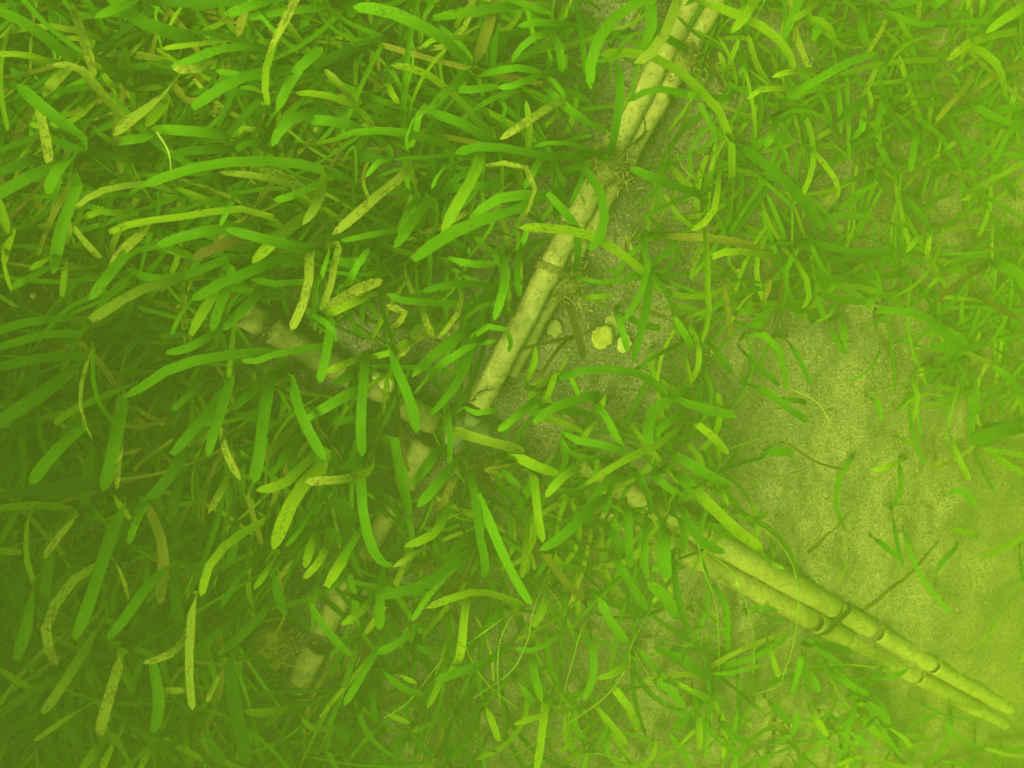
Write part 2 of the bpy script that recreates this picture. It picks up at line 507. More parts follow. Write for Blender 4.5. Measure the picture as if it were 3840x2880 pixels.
# ------------------------------------------------------------------ shells and stones
def shell(px, py, r_px, label, mat, seed, dome=0.35, h=0.002, name="shell", cat="shell", lumpy=0.12):
    c = at(px, py, h)
    r = r_px * depth(c) / F_PX
    vs, fs = [], []
    rings, seg = 7, 20
    for sgn in (1, -1):
        k0 = len(vs)
        vs.append(Vector((0, 0, r * dome * (1 if sgn > 0 else -0.25))))
        for i in range(1, rings + 1):
            q = i / rings
            for j in range(seg):
                a = 2 * math.pi * j / seg
                d = Vector((math.cos(a), math.sin(a), 0))
                rr = r * q * (1 + lumpy * noise.noise(d * 2.1 + Vector((seed, 2, 0))))
                z = r * dome * math.sqrt(max(0, 1 - q * q)) * (1 if sgn > 0 else -0.25) + r * 0.03 * math.sin(q * 22) + r * 0.05 * noise.noise(Vector((d.x * q * 3, d.y * q * 3, seed)))
                if i == rings: z = 0.0
                vs.append(d * rr + Vector((0, 0, z)))
        for j in range(seg):
            j2 = (j + 1) % seg
            fs.append((k0, k0 + 1 + j, k0 + 1 + j2) if sgn > 0 else (k0, k0 + 1 + j2, k0 + 1 + j))
            for i in range(rings - 1):
                a, b = k0 + 1 + i * seg, k0 + 1 + (i + 1) * seg
                f = (a + j, b + j, b + j2, a + j2)
                fs.append(f if sgn > 0 else f[::-1])
    o = mesh_obj(name, vs, fs, mat, loc=c)
    o.rotation_euler = (rnd.uniform(-.2, .2), rnd.uniform(-.2, .2), rnd.uniform(0, 6))
    tag(o, label, cat)

shell(2080, 1231, 31, "dull round shell nearest the upper pipes on the silt", M_SHELL_D, 1, 0.14, lumpy=0.32)
shell(2256, 1264, 44, "bright yellow shell in the cluster right of the upper pipes", M_SHELL_Y, 2, 0.20, 0.004, lumpy=0.32)
shell(2296, 1222, 42, "tan flat shell lying behind the bright yellow shell", M_SHELL_D, 3, 0.25, 0.001)
shell(2338, 1290, 33, "pale round shell to the right of the bright yellow shell", M_SHELL, 4, 0.16, lumpy=0.32)
shell(1440, 1440, 44, "pale shell among leaves above the dark dead blade", M_SHELL, 5, 0.5, 0.016)
shell(1410, 1408, 20, "small white shell touching the pale shell among leaves", M_SHELL, 6, 0.6, 0.022)
shell(3108, 735, 44, "round dusty stone under the broad leaf in upper right", M_STONE, 7, 0.75, 0.006, "stone", "stone")
shell(3150, 857, 20, "small dusty pebble below the round stone in upper right", M_STONE, 8, 0.7, 0.003, "stone", "stone")
shell(3062, 440, 60, "larger half buried stone near the top right", M_STONE, 9, 0.4, 0.002, "stone", "stone", 0.3)
shell(640, 1560, 75, "broad dusty stone in the dark hollow at the left", M_STONE, 10, 0.35, 0.003, "stone", "stone", 0.25)
shell(3290, 130, 55, "dusty stone almost hidden by grass at top right", M_STONE, 11, 0.45, 0.002, "stone", "stone", 0.25)
shell(125, 1109, 12, "small pale oval shell on bare silt at left edge", M_SHELL, 12, 0.5)
shell(2770, 1015, 9, "tiny white shell on silt right of upper pipes", M_SHELL, 13, 0.7)
shell(2676, 1316, 11, "tiny pale shell on bare silt right of shell cluster", M_SHELL, 14, 0.6)
shell(2700, 1569, 7, "tiny white shell at the edge of the bare silt", M_SHELL, 15, 0.7)
shell(1985, 1400, 9, "small pale shell near the lower end of upper pipes", M_SHELL, 16, 0.6)
shell(1330, 835 , 8, "tiny pale shell deep in the grass left of centre", M_SHELL, 17, 0.6)

# ------------------------------------------------------------------ dark twigs on the silt
def rod(name, pts, r0, r1, mat, parent=None, loc=None, sides=6):
    vs, fs = [], []
    n = len(pts)
    for i, p in enumerate(pts):
        w = (pts[min(i + 1, n - 1)] - pts[max(i - 1, 0)]).normalized()
        u = w.cross(Vector((0.1, 0.2, 1))).normalized()
        v = u.cross(w)
        r = r0 + (r1 - r0) * i / (n - 1)
        for k in range(sides):
            a = 2 * math.pi * k / sides
            vs.append(p + (u * math.cos(a) + v * math.sin(a)) * r)
    for i in range(n - 1):
        for k in range(sides):
            k2 = (k + 1) % sides
            fs.append((i * sides + k, i * sides + k2, (i + 1) * sides + k2, (i + 1) * sides + k))
    fs.append(tuple(range(sides)))
    fs.append(tuple((n - 1) * sides + k for k in reversed(range(sides))))
    return mesh_obj(name, vs, fs, mat, parent, loc=loc)

def catmull(P, m):
    """resample polyline P (Vectors) with a Catmull-Rom spline at the m parameter values in [0,1] by arc length"""
    n = len(P)
    if n == 2:
        dense = [P[0].lerp(P[1], i / 20) for i in range(21)]
    else:
        Q = [P[0] * 2 - P[1]] + list(P) + [P[-1] * 2 - P[-2]]
        dense = []
        for i in range(1, n):
            a, b, c, d = Q[i - 1], Q[i], Q[i + 1], Q[i + 2]
            for s in range(12):
                t = s / 12
                dense.append(0.5 * ((2 * b) + (c - a) * t + (2 * a - 5 * b + 4 * c - d) * t * t + (3 * b - a - 3 * c + d) * t ** 3))
        dense.append(P[-1].copy())
    acc = [0.0]
    for i in range(1, len(dense)):
        acc.append(acc[-1] + (dense[i] - dense[i - 1]).length)
    L = acc[-1]
    out, k = [], 0
    for t in m:
        s = t * L
        while k < len(acc) - 2 and acc[k + 1] < s: k += 1
        seg = acc[k + 1] - acc[k]
        out.append(dense[k].lerp(dense[k + 1], 0 if seg < 1e-9 else min(1, (s - acc[k]) / seg)))
    return out, L

def twig(px_pts, label, r0=0.0022, h=0.002):
    P = [at(x, y, h) for x, y in px_pts]
    Q, L = catmull(P, [i / 14 for i in range(15)])
    o = Q[0].copy()
    Q = [q - o + Vector((rnd.gauss(0, .0006), rnd.gauss(0, .0006), rnd.gauss(0, .0006))) for q in Q]
    t = rod("twig", Q, r0, r0 * 0.4, M_TWIG, loc=o)
    tag(t, label, "twig")

twig([(3030, 2075), (3100, 2010), (3190, 1920)], "dark twig on bare silt just above the lower right pipes")
twig([(3232, 2300), (3320, 2225), (3415, 2150), (3520, 2030)], "long dark twig slanting up from the lower right pipes", 0.0026)
twig([(1768, 1505), (1800, 1470), (1850, 1458)], "short curved dark stem across the upper pipe's lower end", 0.0011, 0.034)
twig([(2385, 545), (2420, 490), (2405, 420), (2412, 360)], "thin dark wriggling stem lying along the upper pipes", 0.0009, 0.028)
twig([(2330, 590), (2390, 520), (2470, 470), (2500, 456)], "thin dark stem crossing the upper pipes below the long stem", 0.0009, 0.027)
twig([(3490, 480), (3560, 560), (3640, 640)], "brown stem lying in the grass near the right edge", 0.0018, 0.01)
twig([(2620, 330), (2660, 400), (2720, 470)], "dark stem leaning beside the upper right of the pipes", 0.0014, 0.02)

TRACES = """
A
790,760 640,590 500,430 330,410|75|s|7
590,470 530,250 450,10|85|s|7
540,900 330,730 110,540|98|g|8
1240,380 1140,470 1000,640 850,740 720,860|88|s|8
1700,300 1450,300 1240,370 1090,430|62|g|7
1880,-150 1870,0 1800,150 1700,335|95|s|9
1760,220 1720,330 1680,500 1700,665|58|y|8
1740,720 1800,600 1900,430 2050,300|85|g|7
2000,430 1880,440 1600,470 1400,560 1220,685|88|g|8
1300,260 1210,240 1000,180 850,110 640,-80|110|g|6
900,-20 760,40 600,112|82|g|7
1900,-20 1700,0 1300,20 900,8|72|g|5
480,400 400,330 200,170 -80,30|95|g|6
400,400 300,385 140,345 -60,345|52|y|5
1450,262 1300,275 1150,292 1030,308|42|y|7
1500,880 1400,850 1180,830 960,820|85|g|7
750,900 830,885 972,868|72|g|6
1680,570 1520,480 1370,450|55|g|6
2350,850 2200,790 2080,765 1930,760|85|g|7
2030,690 1920,730 1800,790 1725,930|82|g|8
1640,850 1550,810 1465,895|48|y|5
2260,1150 2080,1085 1900,1040 1600,1020 1300,1050 1090,1110 900,1180|82|g|8
2065,1070 2060,1110 2040,1230 1990,1330 1922,1428|76|s|9
2090,1110 2000,1170 1870,1240 1735,1272|62|g|7
1990,1235 1900,1190 1650,1120 1390,1093|60|s|7
1990,1240 1920,1190 1750,1090 1590,1065|46|s|6
1120,1225 1010,1172 860,1170 620,1220 485,1315|55|s|7
1800,1430 1600,1330 1300,1350 1090,1385 870,1412 690,1475|60|y|7
470,990 400,1040 345,1110 295,1232|84|g|8
235,640 260,740 300,930 312,1065|76|s|6
430,1005 330,1060 150,1140 -60,1270|86|g|7
1600,1425 1450,1450 1300,1470 1150,1505 990,1562|86|g|8
2030,1600 1900,1572 1650,1510 1430,1455|86|g|8
1620,1490 1550,1512 1400,1562 1225,1632|80|b|8
950,1420 900,1480 800,1570 690,1700|95|s|7
485,1170 470,1240 390,1450 335,1740|95|g|6
1930,1380 1860,1430 1740,1530 1600,1670|90|y|7
1460,1335 1420,1310 1280,1260 1115,1190|75|y|6
1510,1230 1460,1310 1395,1435|46|g|8
260,1000 150,1040 -60,1115|80|g|5
475,395 440,430 350,510 275,605|86|s|7
615,415 640,450 690,520 740,562|48|y|6
1055,630 1010,690 925,805|80|y|5
-30,1240 10,1340 55,1485|70|y|7
90,1470 60,1530 20,1680|62|y|6
455,1435 490,1480 560,1560 640,1640|54|s|7
1800,-60 1700,0 1600,35 1425,92|76|g|7
2080,30 1900,62 1700,82 1565,115|70|g|6
2350,750 2200,650 2050,600 1878,588|72|y|9
2330,760 2200,590 2130,510 2062,440|72|s|7
1330,370 1270,430 1180,445 1095,428|70|s|9
1150,400 1210,440 1300,530|62|d|6
900,1000 820,1010 700,1000|70|g|4
300,860 450,930 600,980 760,990|80|g|4
1700,620 1550,590 1420,590|60|g|5
200,500 130,490 60,430|80|g|4
1500,940 1350,950 1180,960 1060,1000|70|g|5
820,560 780,480 740,420|70|g|4
1100,540 1180,640 1320,620|60|d|3
1720,960 1600,900 1480,960|60|g|4
860,1330 780,1360 640,1340 520,1390|55|y|5
1880,920 1780,880 1840,845|55|g|5
B
840,440 700,270 500,150 280,62 92,45|100|g|9
1150,30 950,55 780,82 600,115|86|g|7
855,460 920,270 970,100 1020,-80|92|d|6
1050,350 1010,260 960,200 880,140|80|g|4
1620,185 1510,165 1300,140 1135,165|66|g|8
2050,-60 1950,0 1780,80 1650,250 1600,400 1600,565|88|g|9
1490,30 1520,100 1545,250 1565,470|66|g|8
2190,-90 2150,0 2080,200 1980,340 1880,402|92|s|9
2490,1160 2500,950 2450,760 2340,620 2240,520 2150,440 2100,400 1950,350 1800,330 1660,350|76|y|7
1720,1000 1730,970 1770,750 1790,550 1768,388|76|g|8
960,880 900,800 800,670 660,540 500,440 335,414|74|y|7
1330,480 1280,470 1130,540 1008,556|52|g|8
640,590 700,565 850,570 1010,545|62|g|7
870,480 1000,450 1150,430 1290,462|58|g|7
1285,468 1400,545 1432,650|46|g|7
850,450 750,530 660,600 560,720|70|g|7
690,580 560,680 450,790 428,900 445,965|20|g|8
1010,935 960,900 880,840 750,770 575,708|76|g|7
1450,600 1350,670 1180,780 1025,885|66|s|8
1320,560 1400,640 1480,710 1595,785|68|g|7
800,985 710,930 560,880 400,840 200,830 -10,860|82|g|8
950,955 750,980 550,1000 345,1012|66|g|7
1610,968 1520,980 1300,990 1100,945 900,930 735,972|76|g|8
905,950 890,1030 850,1130 750,1300 655,1480|96|y|8
1340,1240 1200,1300 1000,1370 820,1430 650,1520 470,1650|100|g|9
1430,1230 1250,1240 1100,1240 950,1290 830,1410|80|g|8
890,1055 960,1040 1140,1040 1230,1120 1240,1250 1165,1390|46|s|8
780,1020 720,1040 640,1090 590,1200|28|g|7
580,1240 530,1320 440,1450 352,1575|82|g|8
500,1240 480,1280 440,1340 378,1485|62|g|7
440,1090 420,1110 260,1230 150,1330 -40,1490|76|s|8
520,1430 370,1460 200,1490 15,1532|50|g|6
1520,1620 1520,1560 1510,1450 1430,1340 1325,1225|72|g|8
1950,1745 1850,1650 1700,1550 1550,1480 1350,1450 1145,1445|78|y|8
1500,1010 1550,1060 1645,1180 1692,1340 1660,1500 1590,1590|80|g|9
1550,960 1555,1030 1540,1150 1455,1330|48|g|8
2300,1245 2190,1200 2000,1130 1850,1065|72|g|7
2400,1190 2200,1250 2050,1320 1915,1395|46|g|6
2500,620 2300,605 2200,595 2000,565 1830,645|56|g|7
330,990 250,1030 170,1125|56|g|6
930,240 850,245 640,240 528,295|42|y|6
990,-40 1100,5 1200,35 1335,85|62|g|7
1080,400 1160,300 1260,225 1352,218|60|g|6
1340,460 1350,400 1328,308|46|g|5
1170,1060 1200,950 1210,800 1190,640|56|y|6
1960,-100 1980,50 1985,180 1920,320|95|g|5
1720,575 1730,380 1850,230 1950,205|26|g|7
310,540 335,590 382,660|52|y|6
1360,1010 1290,1000 1230,1100 1180,1200|60|g|5
700,1200 900,1180 1050,1180|70|g|5
640,1260 750,1130 860,1080|60|g|4
60,-40 90,40 60,110|110|g|4
1150,560 1030,600 880,680 780,760|45|g|5
1060,830 1040,760 1060,680 1030,640|34|g|6
1350,180 1400,300 1420,460|70|g|5
150,620 260,700 400,730|60|g|4
60,960 200,1000 340,1040|80|g|4
1650,980 1500,920 1360,905 1240,930|36|g|7
450,930 520,700 600,680|60|g|6
2190,300 2100,250 2010,180|70|g|4
1390,1400 1430,1250 1380,1130|60|g|5
1100,1600 1160,1560 1200,1450|50|g|7
800,1640 760,1560 640,1500|80|g|5
90,930 110,1050 110,1180|24|g|8
C
560,-100 490,0 430,100 342,208|92|y|9
150,10 300,60 460,130 600,210 700,320 742,435|72|y|8
900,10 820,72 725,128|50|y|6
1000,310 990,220 940,150 845,105|48|y|6
880,450 780,450 680,462 602,492|50|y|7
1365,300 1350,345 1312,420 1278,492|70|g|8
640,650 800,560 950,470 1100,390 1262,335|66|g|8
1290,50 1350,80 1500,145 1640,155|52|g|6
1620,-40 1500,10 1340,42|50|g|6
2080,130 1950,135 1785,142|46|g|6
2320,-40 2200,40 2090,110 1955,212|76|y|8
2160,195 2030,220 1830,285 1715,385|66|y|8
1790,270 1840,290 1990,360 2060,480 2088,615|72|y|7
2300,400 2200,420 2050,460 1905,565|50|d|5
1890,440 1870,470 1820,570 1740,650 1645,765|52|d|5
760,570 640,560 520,572 445,630|44|y|6
622,770 610,830 590,880 556,948|64|g|7
320,870 400,930 500,1000 650,1120 800,1280 940,1465|92|g|9
285,980 270,1080 250,1250 210,1380 92,1465|60|y|6
850,950 900,1000 1010,1150 1020,1255|46|y|7
600,830 620,870 690,980 710,1095|42|g|6
620,1630 430,1600 300,1600 190,1648|56|y|7
-60,1500 200,1510 400,1540 500,1580 600,1690|60|d|6
790,1515 870,1540 1050,1590 1250,1600 1440,1588|56|g|7
1640,1440 1600,1490 1520,1520 1450,1605|50|y|7
1620,1430 1600,1500 1585,1645|50|y|7
1440,1230 1450,1260 1560,1380 1615,1495|56|g|7
1960,1225 1950,1230 1880,1240 1805,1272|52|y|8
1930,1250 1990,1350 2000,1540|38|y|8
1810,1270 1845,1400 1865,1500|40|d|7
1530,790 1510,900 1478,1092|58|g|6
1540,840 1570,920 1600,1055|54|g|6
1200,1050 1310,1080 1405,1180|58|y|5
1300,925 1330,890 1345,850|40|y|5
1670,975 1720,930 1775,900|44|y|5
1655,860 1670,910 1655,970|26|y|6
1350,680 1450,780 1510,850|52|g|6
1370,670 1430,630 1485,575|32|y|6
1440,690 1480,665 1525,640|26|y|5
1370,655 1340,690 1290,715|68|g|6
1180,755 1230,780 1292,828|46|y|6
1180,510 1230,620 1232,695|40|y|5
1680,820 1850,900 2000,960 2220,1000|46|g|5
2240,760 2200,780 2100,850 2010,1040|52|g|6
2100,810 2000,802 1870,798|36|g|5
1860,660 2050,760 2200,800|60|g|4
2300,980 2200,1030 2000,1140 1840,1215|60|y|6
450,395 420,430 385,475|46|g|6
310,490 300,430 265,330|48|y|5
315,480 330,400 395,245|48|y|5
690,1340 730,1300 770,1270|40|y|4
1020,1300 1130,1230 1280,1160|46|g|5
590,750 650,790 715,860|42|g|5
1700,1075 1790,1110 1885,1155|40|d|5
960,20 900,140 860,260|70|g|4
1180,60 1170,180 1210,300|80|g|4
1560,60 1640,30 1700,-30|90|g|4
1000,800 1100,700 1250,600|80|g|4
700,640 850,560 1000,560|70|g|4
1400,560 1500,480 1650,480|60|g|4
450,940 600,880 750,900|70|g|4
900,1420 1000,1370 1250,1380|60|g|4
1950,800 2050,700 2200,680|70|g|3
1250,1120 1150,1250 1020,1330|50|g|5
1100,900 1180,800 1180,680|60|g|4
180,360 230,440 300,560|50|b|4
-30,600 60,600 180,615|56|g|7
1700,620 1600,600 1500,620|50|g|4
2150,1250 2050,1100 1980,1060|70|g|3
1300,1400 1400,1420 1480,1440|46|y|5
D
860,-90 800,0 730,90 650,190 565,295|86|g|8
1180,150 1030,190 870,240 720,330 575,425|82|s|9
1460,30 1350,70 1150,150 950,160 805,95|76|g|7
1410,170 1340,290 1270,400 1208,520|78|y|8
1465,100 1440,220 1390,350 1345,495|80|g|8
1690,190 1610,290 1520,380 1415,488|76|g|7
1780,40 1600,110 1400,190 1220,300|88|g|9
1975,-20 1960,60 1960,180 1920,330 1845,490|76|s|9
1250,250 1220,290 1140,400 1085,520|42|g|7
1430,440 1350,510 1200,600 1050,635|72|g|8
1780,640 1700,630 1500,640 1300,670 1100,720 950,820 785,915|88|g|9
2110,570 2030,590 1750,640 1650,680 1530,680|56|g|8
1490,440 1480,520 1460,700 1448,860|44|y|5
585,590 550,700 510,870 520,1030 592,1198|66|s|9
595,580 590,650 590,800 640,970 765,1115|40|g|8
560,425 450,410 300,420 150,440 -70,515|70|g|7
560,520 450,510 300,510 150,550 -70,615|70|g|6
600,650 500,650 300,660 130,690 -60,735|78|g|6
500,690 420,770 300,870 150,970 -70,1105|112|g|7
870,825 780,860 600,930 450,1000 345,1085|62|y|6
525,1070 450,1160 390,1220 290,1330 190,1470|96|g|8
405,940 430,1060 500,1170 615,1255|56|g|6
770,890 770,980 740,1150 700,1350 655,1510|100|g|6
1430,830 1370,930 1310,1030 1200,1150 1090,1278|82|g|8
1480,750 1450,850 1410,980 1360,1130 1315,1290|82|g|8
1400,1070 1410,1180 1450,1300 1525,1440|70|s|8
1715,810 1700,900 1670,1050 1650,1250 1610,1460|96|g|8
1860,810 1870,900 1910,1020 1970,1150 2065,1318|88|g|9
1935,1040 1870,1100 1760,1210 1660,1330|76|d|7
1490,1360 1460,1410 1390,1530 1325,1650|70|s|7
2330,840 2200,900 2080,970 1955,1045|86|g|8
2360,1370 2200,1430 2070,1440 1935,1455|72|s|9
1735,760 1680,800 1600,880 1465,995|76|g|6
2020,1250 1900,1370 1790,1470 1625,1505|80|y|8
2080,1290 1990,1400 1900,1500 1820,1650 1735,1880|112|y|8
2150,1430 2130,1450 2060,1530 1980,1660|70|g|6
620,1490 500,1490 250,1500 -60,1550|76|g|6
480,1640 370,1610 200,1600 -60,1625|62|y|5
785,1040 770,1180 755,1350 738,1500|46|s|6
1310,800 1290,820 1180,920 1095,995|52|g|6
490,550 610,670 740,850|48|d|5
770,920 850,1020 930,1105|42|d|4
235,970 250,1100 265,1230 335,1290|42|g|6
310,1280 340,1310 405,1395|62|g|5
2085,-30 2080,10 2060,90 2018,205|46|g|8
2145,-60 2130,20 2100,200 2035,365|56|s|8
2330,260 2200,330 2065,395|72|y|7
1960,180 1900,180 1750,192 1590,165|52|g|6
1830,240 1780,242 1600,242 1455,225|62|g|6
1960,390 2020,410 2100,470 2135,565|56|g|8
2100,430 2090,520 2060,700 2025,820|76|g|8
2320,650 2200,700 2060,755|62|y|6
15,-40 20,20 35,120 75,245|42|y|7
340,10 280,45 185,105|62|y|7
415,60 410,120 392,275|50|y|6
-30,255 10,280 115,345|36|y|2
360,60 300,90 180,160 60,225|62|g|6
1200,1250 1100,1380 1000,1510 860,1650|92|g|6
1140,1380 1130,1440 1095,1680|78|g|5
570,1260 560,1340 530,1620|84|g|5
620,1230 620,1300 600,1420|70|g|4
720,1540 760,1600 830,1690|52|y|6
640,1000 520,1080 380,1160|70|g|4
120,900 130,1050 160,1180|60|g|4
20,880 60,1000 70,1100|90|g|4
900,420 860,550 780,640|60|g|4
980,640 900,680 770,760|30|g|5
1860,1180 1800,1300 1720,1420|70|g|5
1880,1400 1860,1280 1900,1180|80|g|4
2000,1250 1960,1120 1960,1020|60|g|5
1500,1020 1600,1050 1740,1080|60|g|5
1200,500 1120,520 1010,530|60|g|5
1980,80 1900,60 1780,90|60|g|5
1550,1560 1530,1420 1560,1300|50|g|4
450,1240 300,1400 120,1560|90|g|4
130,1250 80,1350 -30,1500|110|g|4
850,1380 900,1320 1100,1180|30|d|4
760,1290 900,1240|36|d|4
E
1020,200 900,190 700,200 520,245|62|g|8
745,150 770,220 780,300 740,410 632,540|50|s|9
1035,-20 1050,60 1060,150 1030,290 985,425|76|g|8
1165,-80 1150,0 1130,150 1155,278|60|g|8
870,330 780,325 600,312 420,302 305,255|62|g|7
425,90 430,130 450,230 495,275|46|s|7
535,340 545,400 560,450 605,545|56|s|6
830,470 750,530 660,600 560,680 465,785|84|g|7
590,765 680,690 780,620 880,575|62|g|8
880,510 840,620 790,760 700,900 580,1030|88|g|9
190,660 250,650 350,620 435,545|56|y|7
660,470 600,490 480,550 385,655|62|s|6
310,600 360,720 420,850 470,1000 490,1138|96|g|9
175,640 170,700 150,900 140,1100 150,1290|82|g|8
120,1290 150,1500 150,1610 190,1810 260,1950 345,1990|82|g|8
335,700 370,900 400,1200 442,1385|42|b|7
830,580 880,500 1000,455 1090,520 1085,630|50|g|8
860,590 920,570 1005,555|40|g|7
705,1110 800,1145 900,1180 1050,1220 1180,1255|80|s|7
1250,1300 1180,1340 1050,1372 920,1375|76|d|6
980,1378 900,1375 800,1362|72|b|5
780,985 850,1010 920,1012 1010,990|50|g|7
690,960 695,1050 705,1150 708,1330|50|g|8
1270,910 1190,980 1100,1060 1010,1130|62|g|7
1270,980 1300,960 1340,870 1378,758|56|y|7
1350,820 1440,770 1600,738 1800,742 1960,790 2090,900|62|g|8
1180,1000 1300,985 1450,990 1610,1025|105|g|5
2150,1120 2060,1200 1880,1280 1700,1380 1570,1470|92|y|9
1110,1280 1200,1330 1300,1370 1395,1402|82|y|8
1010,1350 1080,1420 1155,1495|62|g|7
1610,930 1660,980 1720,1080 1810,1270|62|g|7
1420,1140 1500,1185 1650,1210 1860,1275|66|g|7
1690,1290 1600,1300 1470,1270 1415,1170|44|g|6
1640,1020 1665,980 1695,895|50|y|4
1530,1190 1590,1120 1645,1070|50|y|4
1540,1340 1510,1360 1400,1440 1310,1550|72|y|8
1215,1370 1230,1390 1250,1500 1260,1640 1295,1835|72|y|8
1750,1370 1730,1400 1650,1520 1550,1650|72|g|7
1760,1380 1740,1430 1690,1660|60|g|6
1930,-120 1950,0 1960,150 1880,320 1788,465|62|g|9
1990,80 1970,200 1950,380 1900,560 1868,695|72|g|8
2160,580 2130,590 2000,660 1875,745|40|g|8
1900,140 1930,110 2000,60 2150,-50|62|g|7
1480,145 1650,185 1810,160|36|g|6
1550,270 1640,275 1745,265|46|y|4
1500,260 1600,290 1720,340|30|y|3
2180,465 2100,425 2000,380 1870,325|60|d|4
1760,350 1800,480 1835,630|62|g|6
1460,280 1500,450 1560,670|66|b|2
1500,525 1350,560 1165,605|30|b|2
1440,560 1360,650 1290,770|42|b|2
1190,840 1240,700 1250,590|56|y|6
1400,755 1480,800 1525,910|40|g|7
340,1180 370,1250 400,1400 450,1680|100|g|7
760,1310 680,1400 600,1500 500,1610|92|g|8
820,1390 860,1500 880,1640 900,1810 930,1950 925,2060|72|g|7
890,1540 930,1640 1000,1810 1080,1990 1215,2230|88|g|9
1680,1560 1600,1620 1520,1700 1400,1815 1275,1885|82|g|9
100,700 60,780 -40,830|90|g|5
230,1100 100,1050 -30,1080|70|g|5
60,1350 110,1250 130,1150|80|g|5
660,1240 560,1350 470,1470|90|g|6
640,1640 700,1500 740,1420|60|d|4
1780,360 1900,440 2050,480|60|g|5
2200,880 2000,1000 1960,1150 2000,1250|90|g|5
2190,1000 2080,1080 1980,1180|60|g|5
1650,900 1500,930 1330,1000 1240,1080|80|g|6
2000,1400 2080,1480 2200,1560|80|g|6
1850,1350 1950,1500 1990,1659|70|g|6
700,40 850,70 1000,60|60|g|6
-40,60 80,60 200,40|80|g|6
40,220 130,60 190,-30|56|g|7
-40,340 120,230 280,170|90|s|6
340,480 420,380 300,330|60|s|5
1090,360 1080,300 1090,240|40|s|5
1170,1580 1200,1500 1260,1420|80|g|4
1150,1700 1140,1560 1010,1480|80|g|4
F
170,-160 190,0 190,250 200,400 155,565|66|y|8
735,-20 780,100 835,200 830,300 790,350|56|y|7
835,120 850,180 890,300 935,415|50|g|7
860,240 900,255 1050,290 1210,312|60|g|6
1130,20 1260,120 1292,220 1245,315|42|g|8
850,445 960,400 1010,310|32|y|6
1710,100 1650,160 1595,220|58|y|8
1840,600 1900,560 1922,495|34|y|8
1560,625 1530,650 1475,675|36|y|8
1610,720 1570,735 1525,742|26|y|7
1605,752 1570,768 1525,772|26|y|7
1640,430 1680,460 1760,510 1845,575|50|g|7
1250,350 1300,360 1500,380 1640,430|62|g|5
420,525 560,520 640,600 680,750 692,870|60|g|8
690,540 780,680 845,835|46|g|7
390,590 520,720 650,840|52|g|6
420,810 600,900 700,980 830,1065|60|g|7
670,925 740,935 820,940|46|g|6
-110,870 0,930 150,980 375,1042|76|g|8
100,1080 220,1160 325,1275|62|y|7
1270,480 1285,620 1200,760 1070,815|36|g|7
1495,760 1530,900 1500,1065|42|y|6
1730,1140 1780,1290 1860,1440|46|y|7
1440,1300 1330,1360 1225,1375|46|y|6
1405,1310 1420,1480 1360,1640|56|g|5
1390,1160 1450,1190 1520,1225|46|y|5
230,1460 300,1560 300,1680|72|y|8
-40,1250 100,1350 340,1490|84|g|7
-40,1360 100,1500 250,1650|92|g|7
540,1275 640,1255 740,1262|82|g|4
690,1200 870,1320 1060,1375|22|b|5
1930,100 1750,210 1640,320|50|b|5
1910,270 2030,340 2160,410|50|b|4
285,160 320,350 342,545|46|d|5
530,340 560,270 592,170|46|d|5
595,510 640,350 670,170|42|b|5
360,385 420,370 490,368|50|g|5
430,500 500,460 570,440|60|g|5
20,560 60,700 90,830|56|y|6
200,560 300,700 350,760|80|g|5
1040,400 1060,500 1040,640|60|g|4
960,430 1010,560 1080,640|46|g|4
1600,400 1750,560 1850,620|70|g|4
2000,60 2150,120 2250,260|90|g|4
1980,560 1850,600 1600,580|70|g|4
1850,700 1900,850 1900,1000|50|g|5
2190,900 2100,780 2000,720|50|g|4
1780,700 1800,850 1780,960|60|g|4
2200,1100 2050,1130 1850,1200|110|g|3
1700,1550 1800,1500 1900,1600|60|g|4
1200,900 1280,960 1290,1060|50|g|3
100,620 40,500 -20,400|60|g|6
1100,150 950,160 860,110|60|g|5
1420,130 1280,150 1150,140|60|g|4
G
785,-20 740,80 650,350 570,600 475,850|102|g|9
225,440 200,550 170,750 105,978|92|g|8
380,80 330,250 290,500 255,715|86|g|7
720,325 600,380 450,480 320,680 290,850 365,1010|76|s|8
1120,340 1000,440 900,550 800,700 680,845|86|g|8
660,730 580,840 500,970 400,1130 270,1320|86|s|8
775,910 740,1050 680,1250 625,1460|92|s|8
735,860 780,1020 845,1180|72|y|7
945,930 970,1000 1010,1230 978,1440|86|g|8
1180,790 1130,900 1050,950 910,995|66|s|8
1245,550 1220,640 1200,1000 1220,1295|76|s|9
1700,70 1600,130 1450,230 1330,370 1275,570|72|y|8
2020,-30 2000,0 1900,150 1815,255|62|g|8
1770,280 1700,400 1612,525|62|y|8
1700,250 1600,350 1500,480 1395,645|62|g|7
925,-20 1000,150 1040,300 1015,620|82|d|6
710,330 780,450 815,595|62|s|6
930,-30 860,100 815,240|62|g|8
490,40 380,180 275,330|60|s|7
205,20 165,300 225,510|42|y|7
1120,-30 1110,300 1120,600 1165,910|92|g|4
620,260 450,430 290,600|82|g|4
580,1015 350,1110 150,1210 -40,1345|72|g|7
-40,1010 100,1100 260,1195|62|y|5
1440,930 1480,1200 1570,1640|102|g|6
1430,970 1370,1110 1312,1240|46|s|8
1760,590 1680,670 1550,800 1390,935|76|g|7
1850,1280 1680,1310 1550,1300|72|y|3
2190,1385 2000,1412 1915,1345|46|y|4
1730,380 1760,550 1810,690|72|g|7
2260,190 2200,300 2150,380 2070,510|92|y|8
1950,600 2100,820 2230,950|62|g|8
1980,520 2200,710|62|g|7
720,1470 690,1560 640,1680|82|y|7
680,1440 600,1560 500,1680|82|y|7
620,1235 400,1360 215,1490|48|s|7
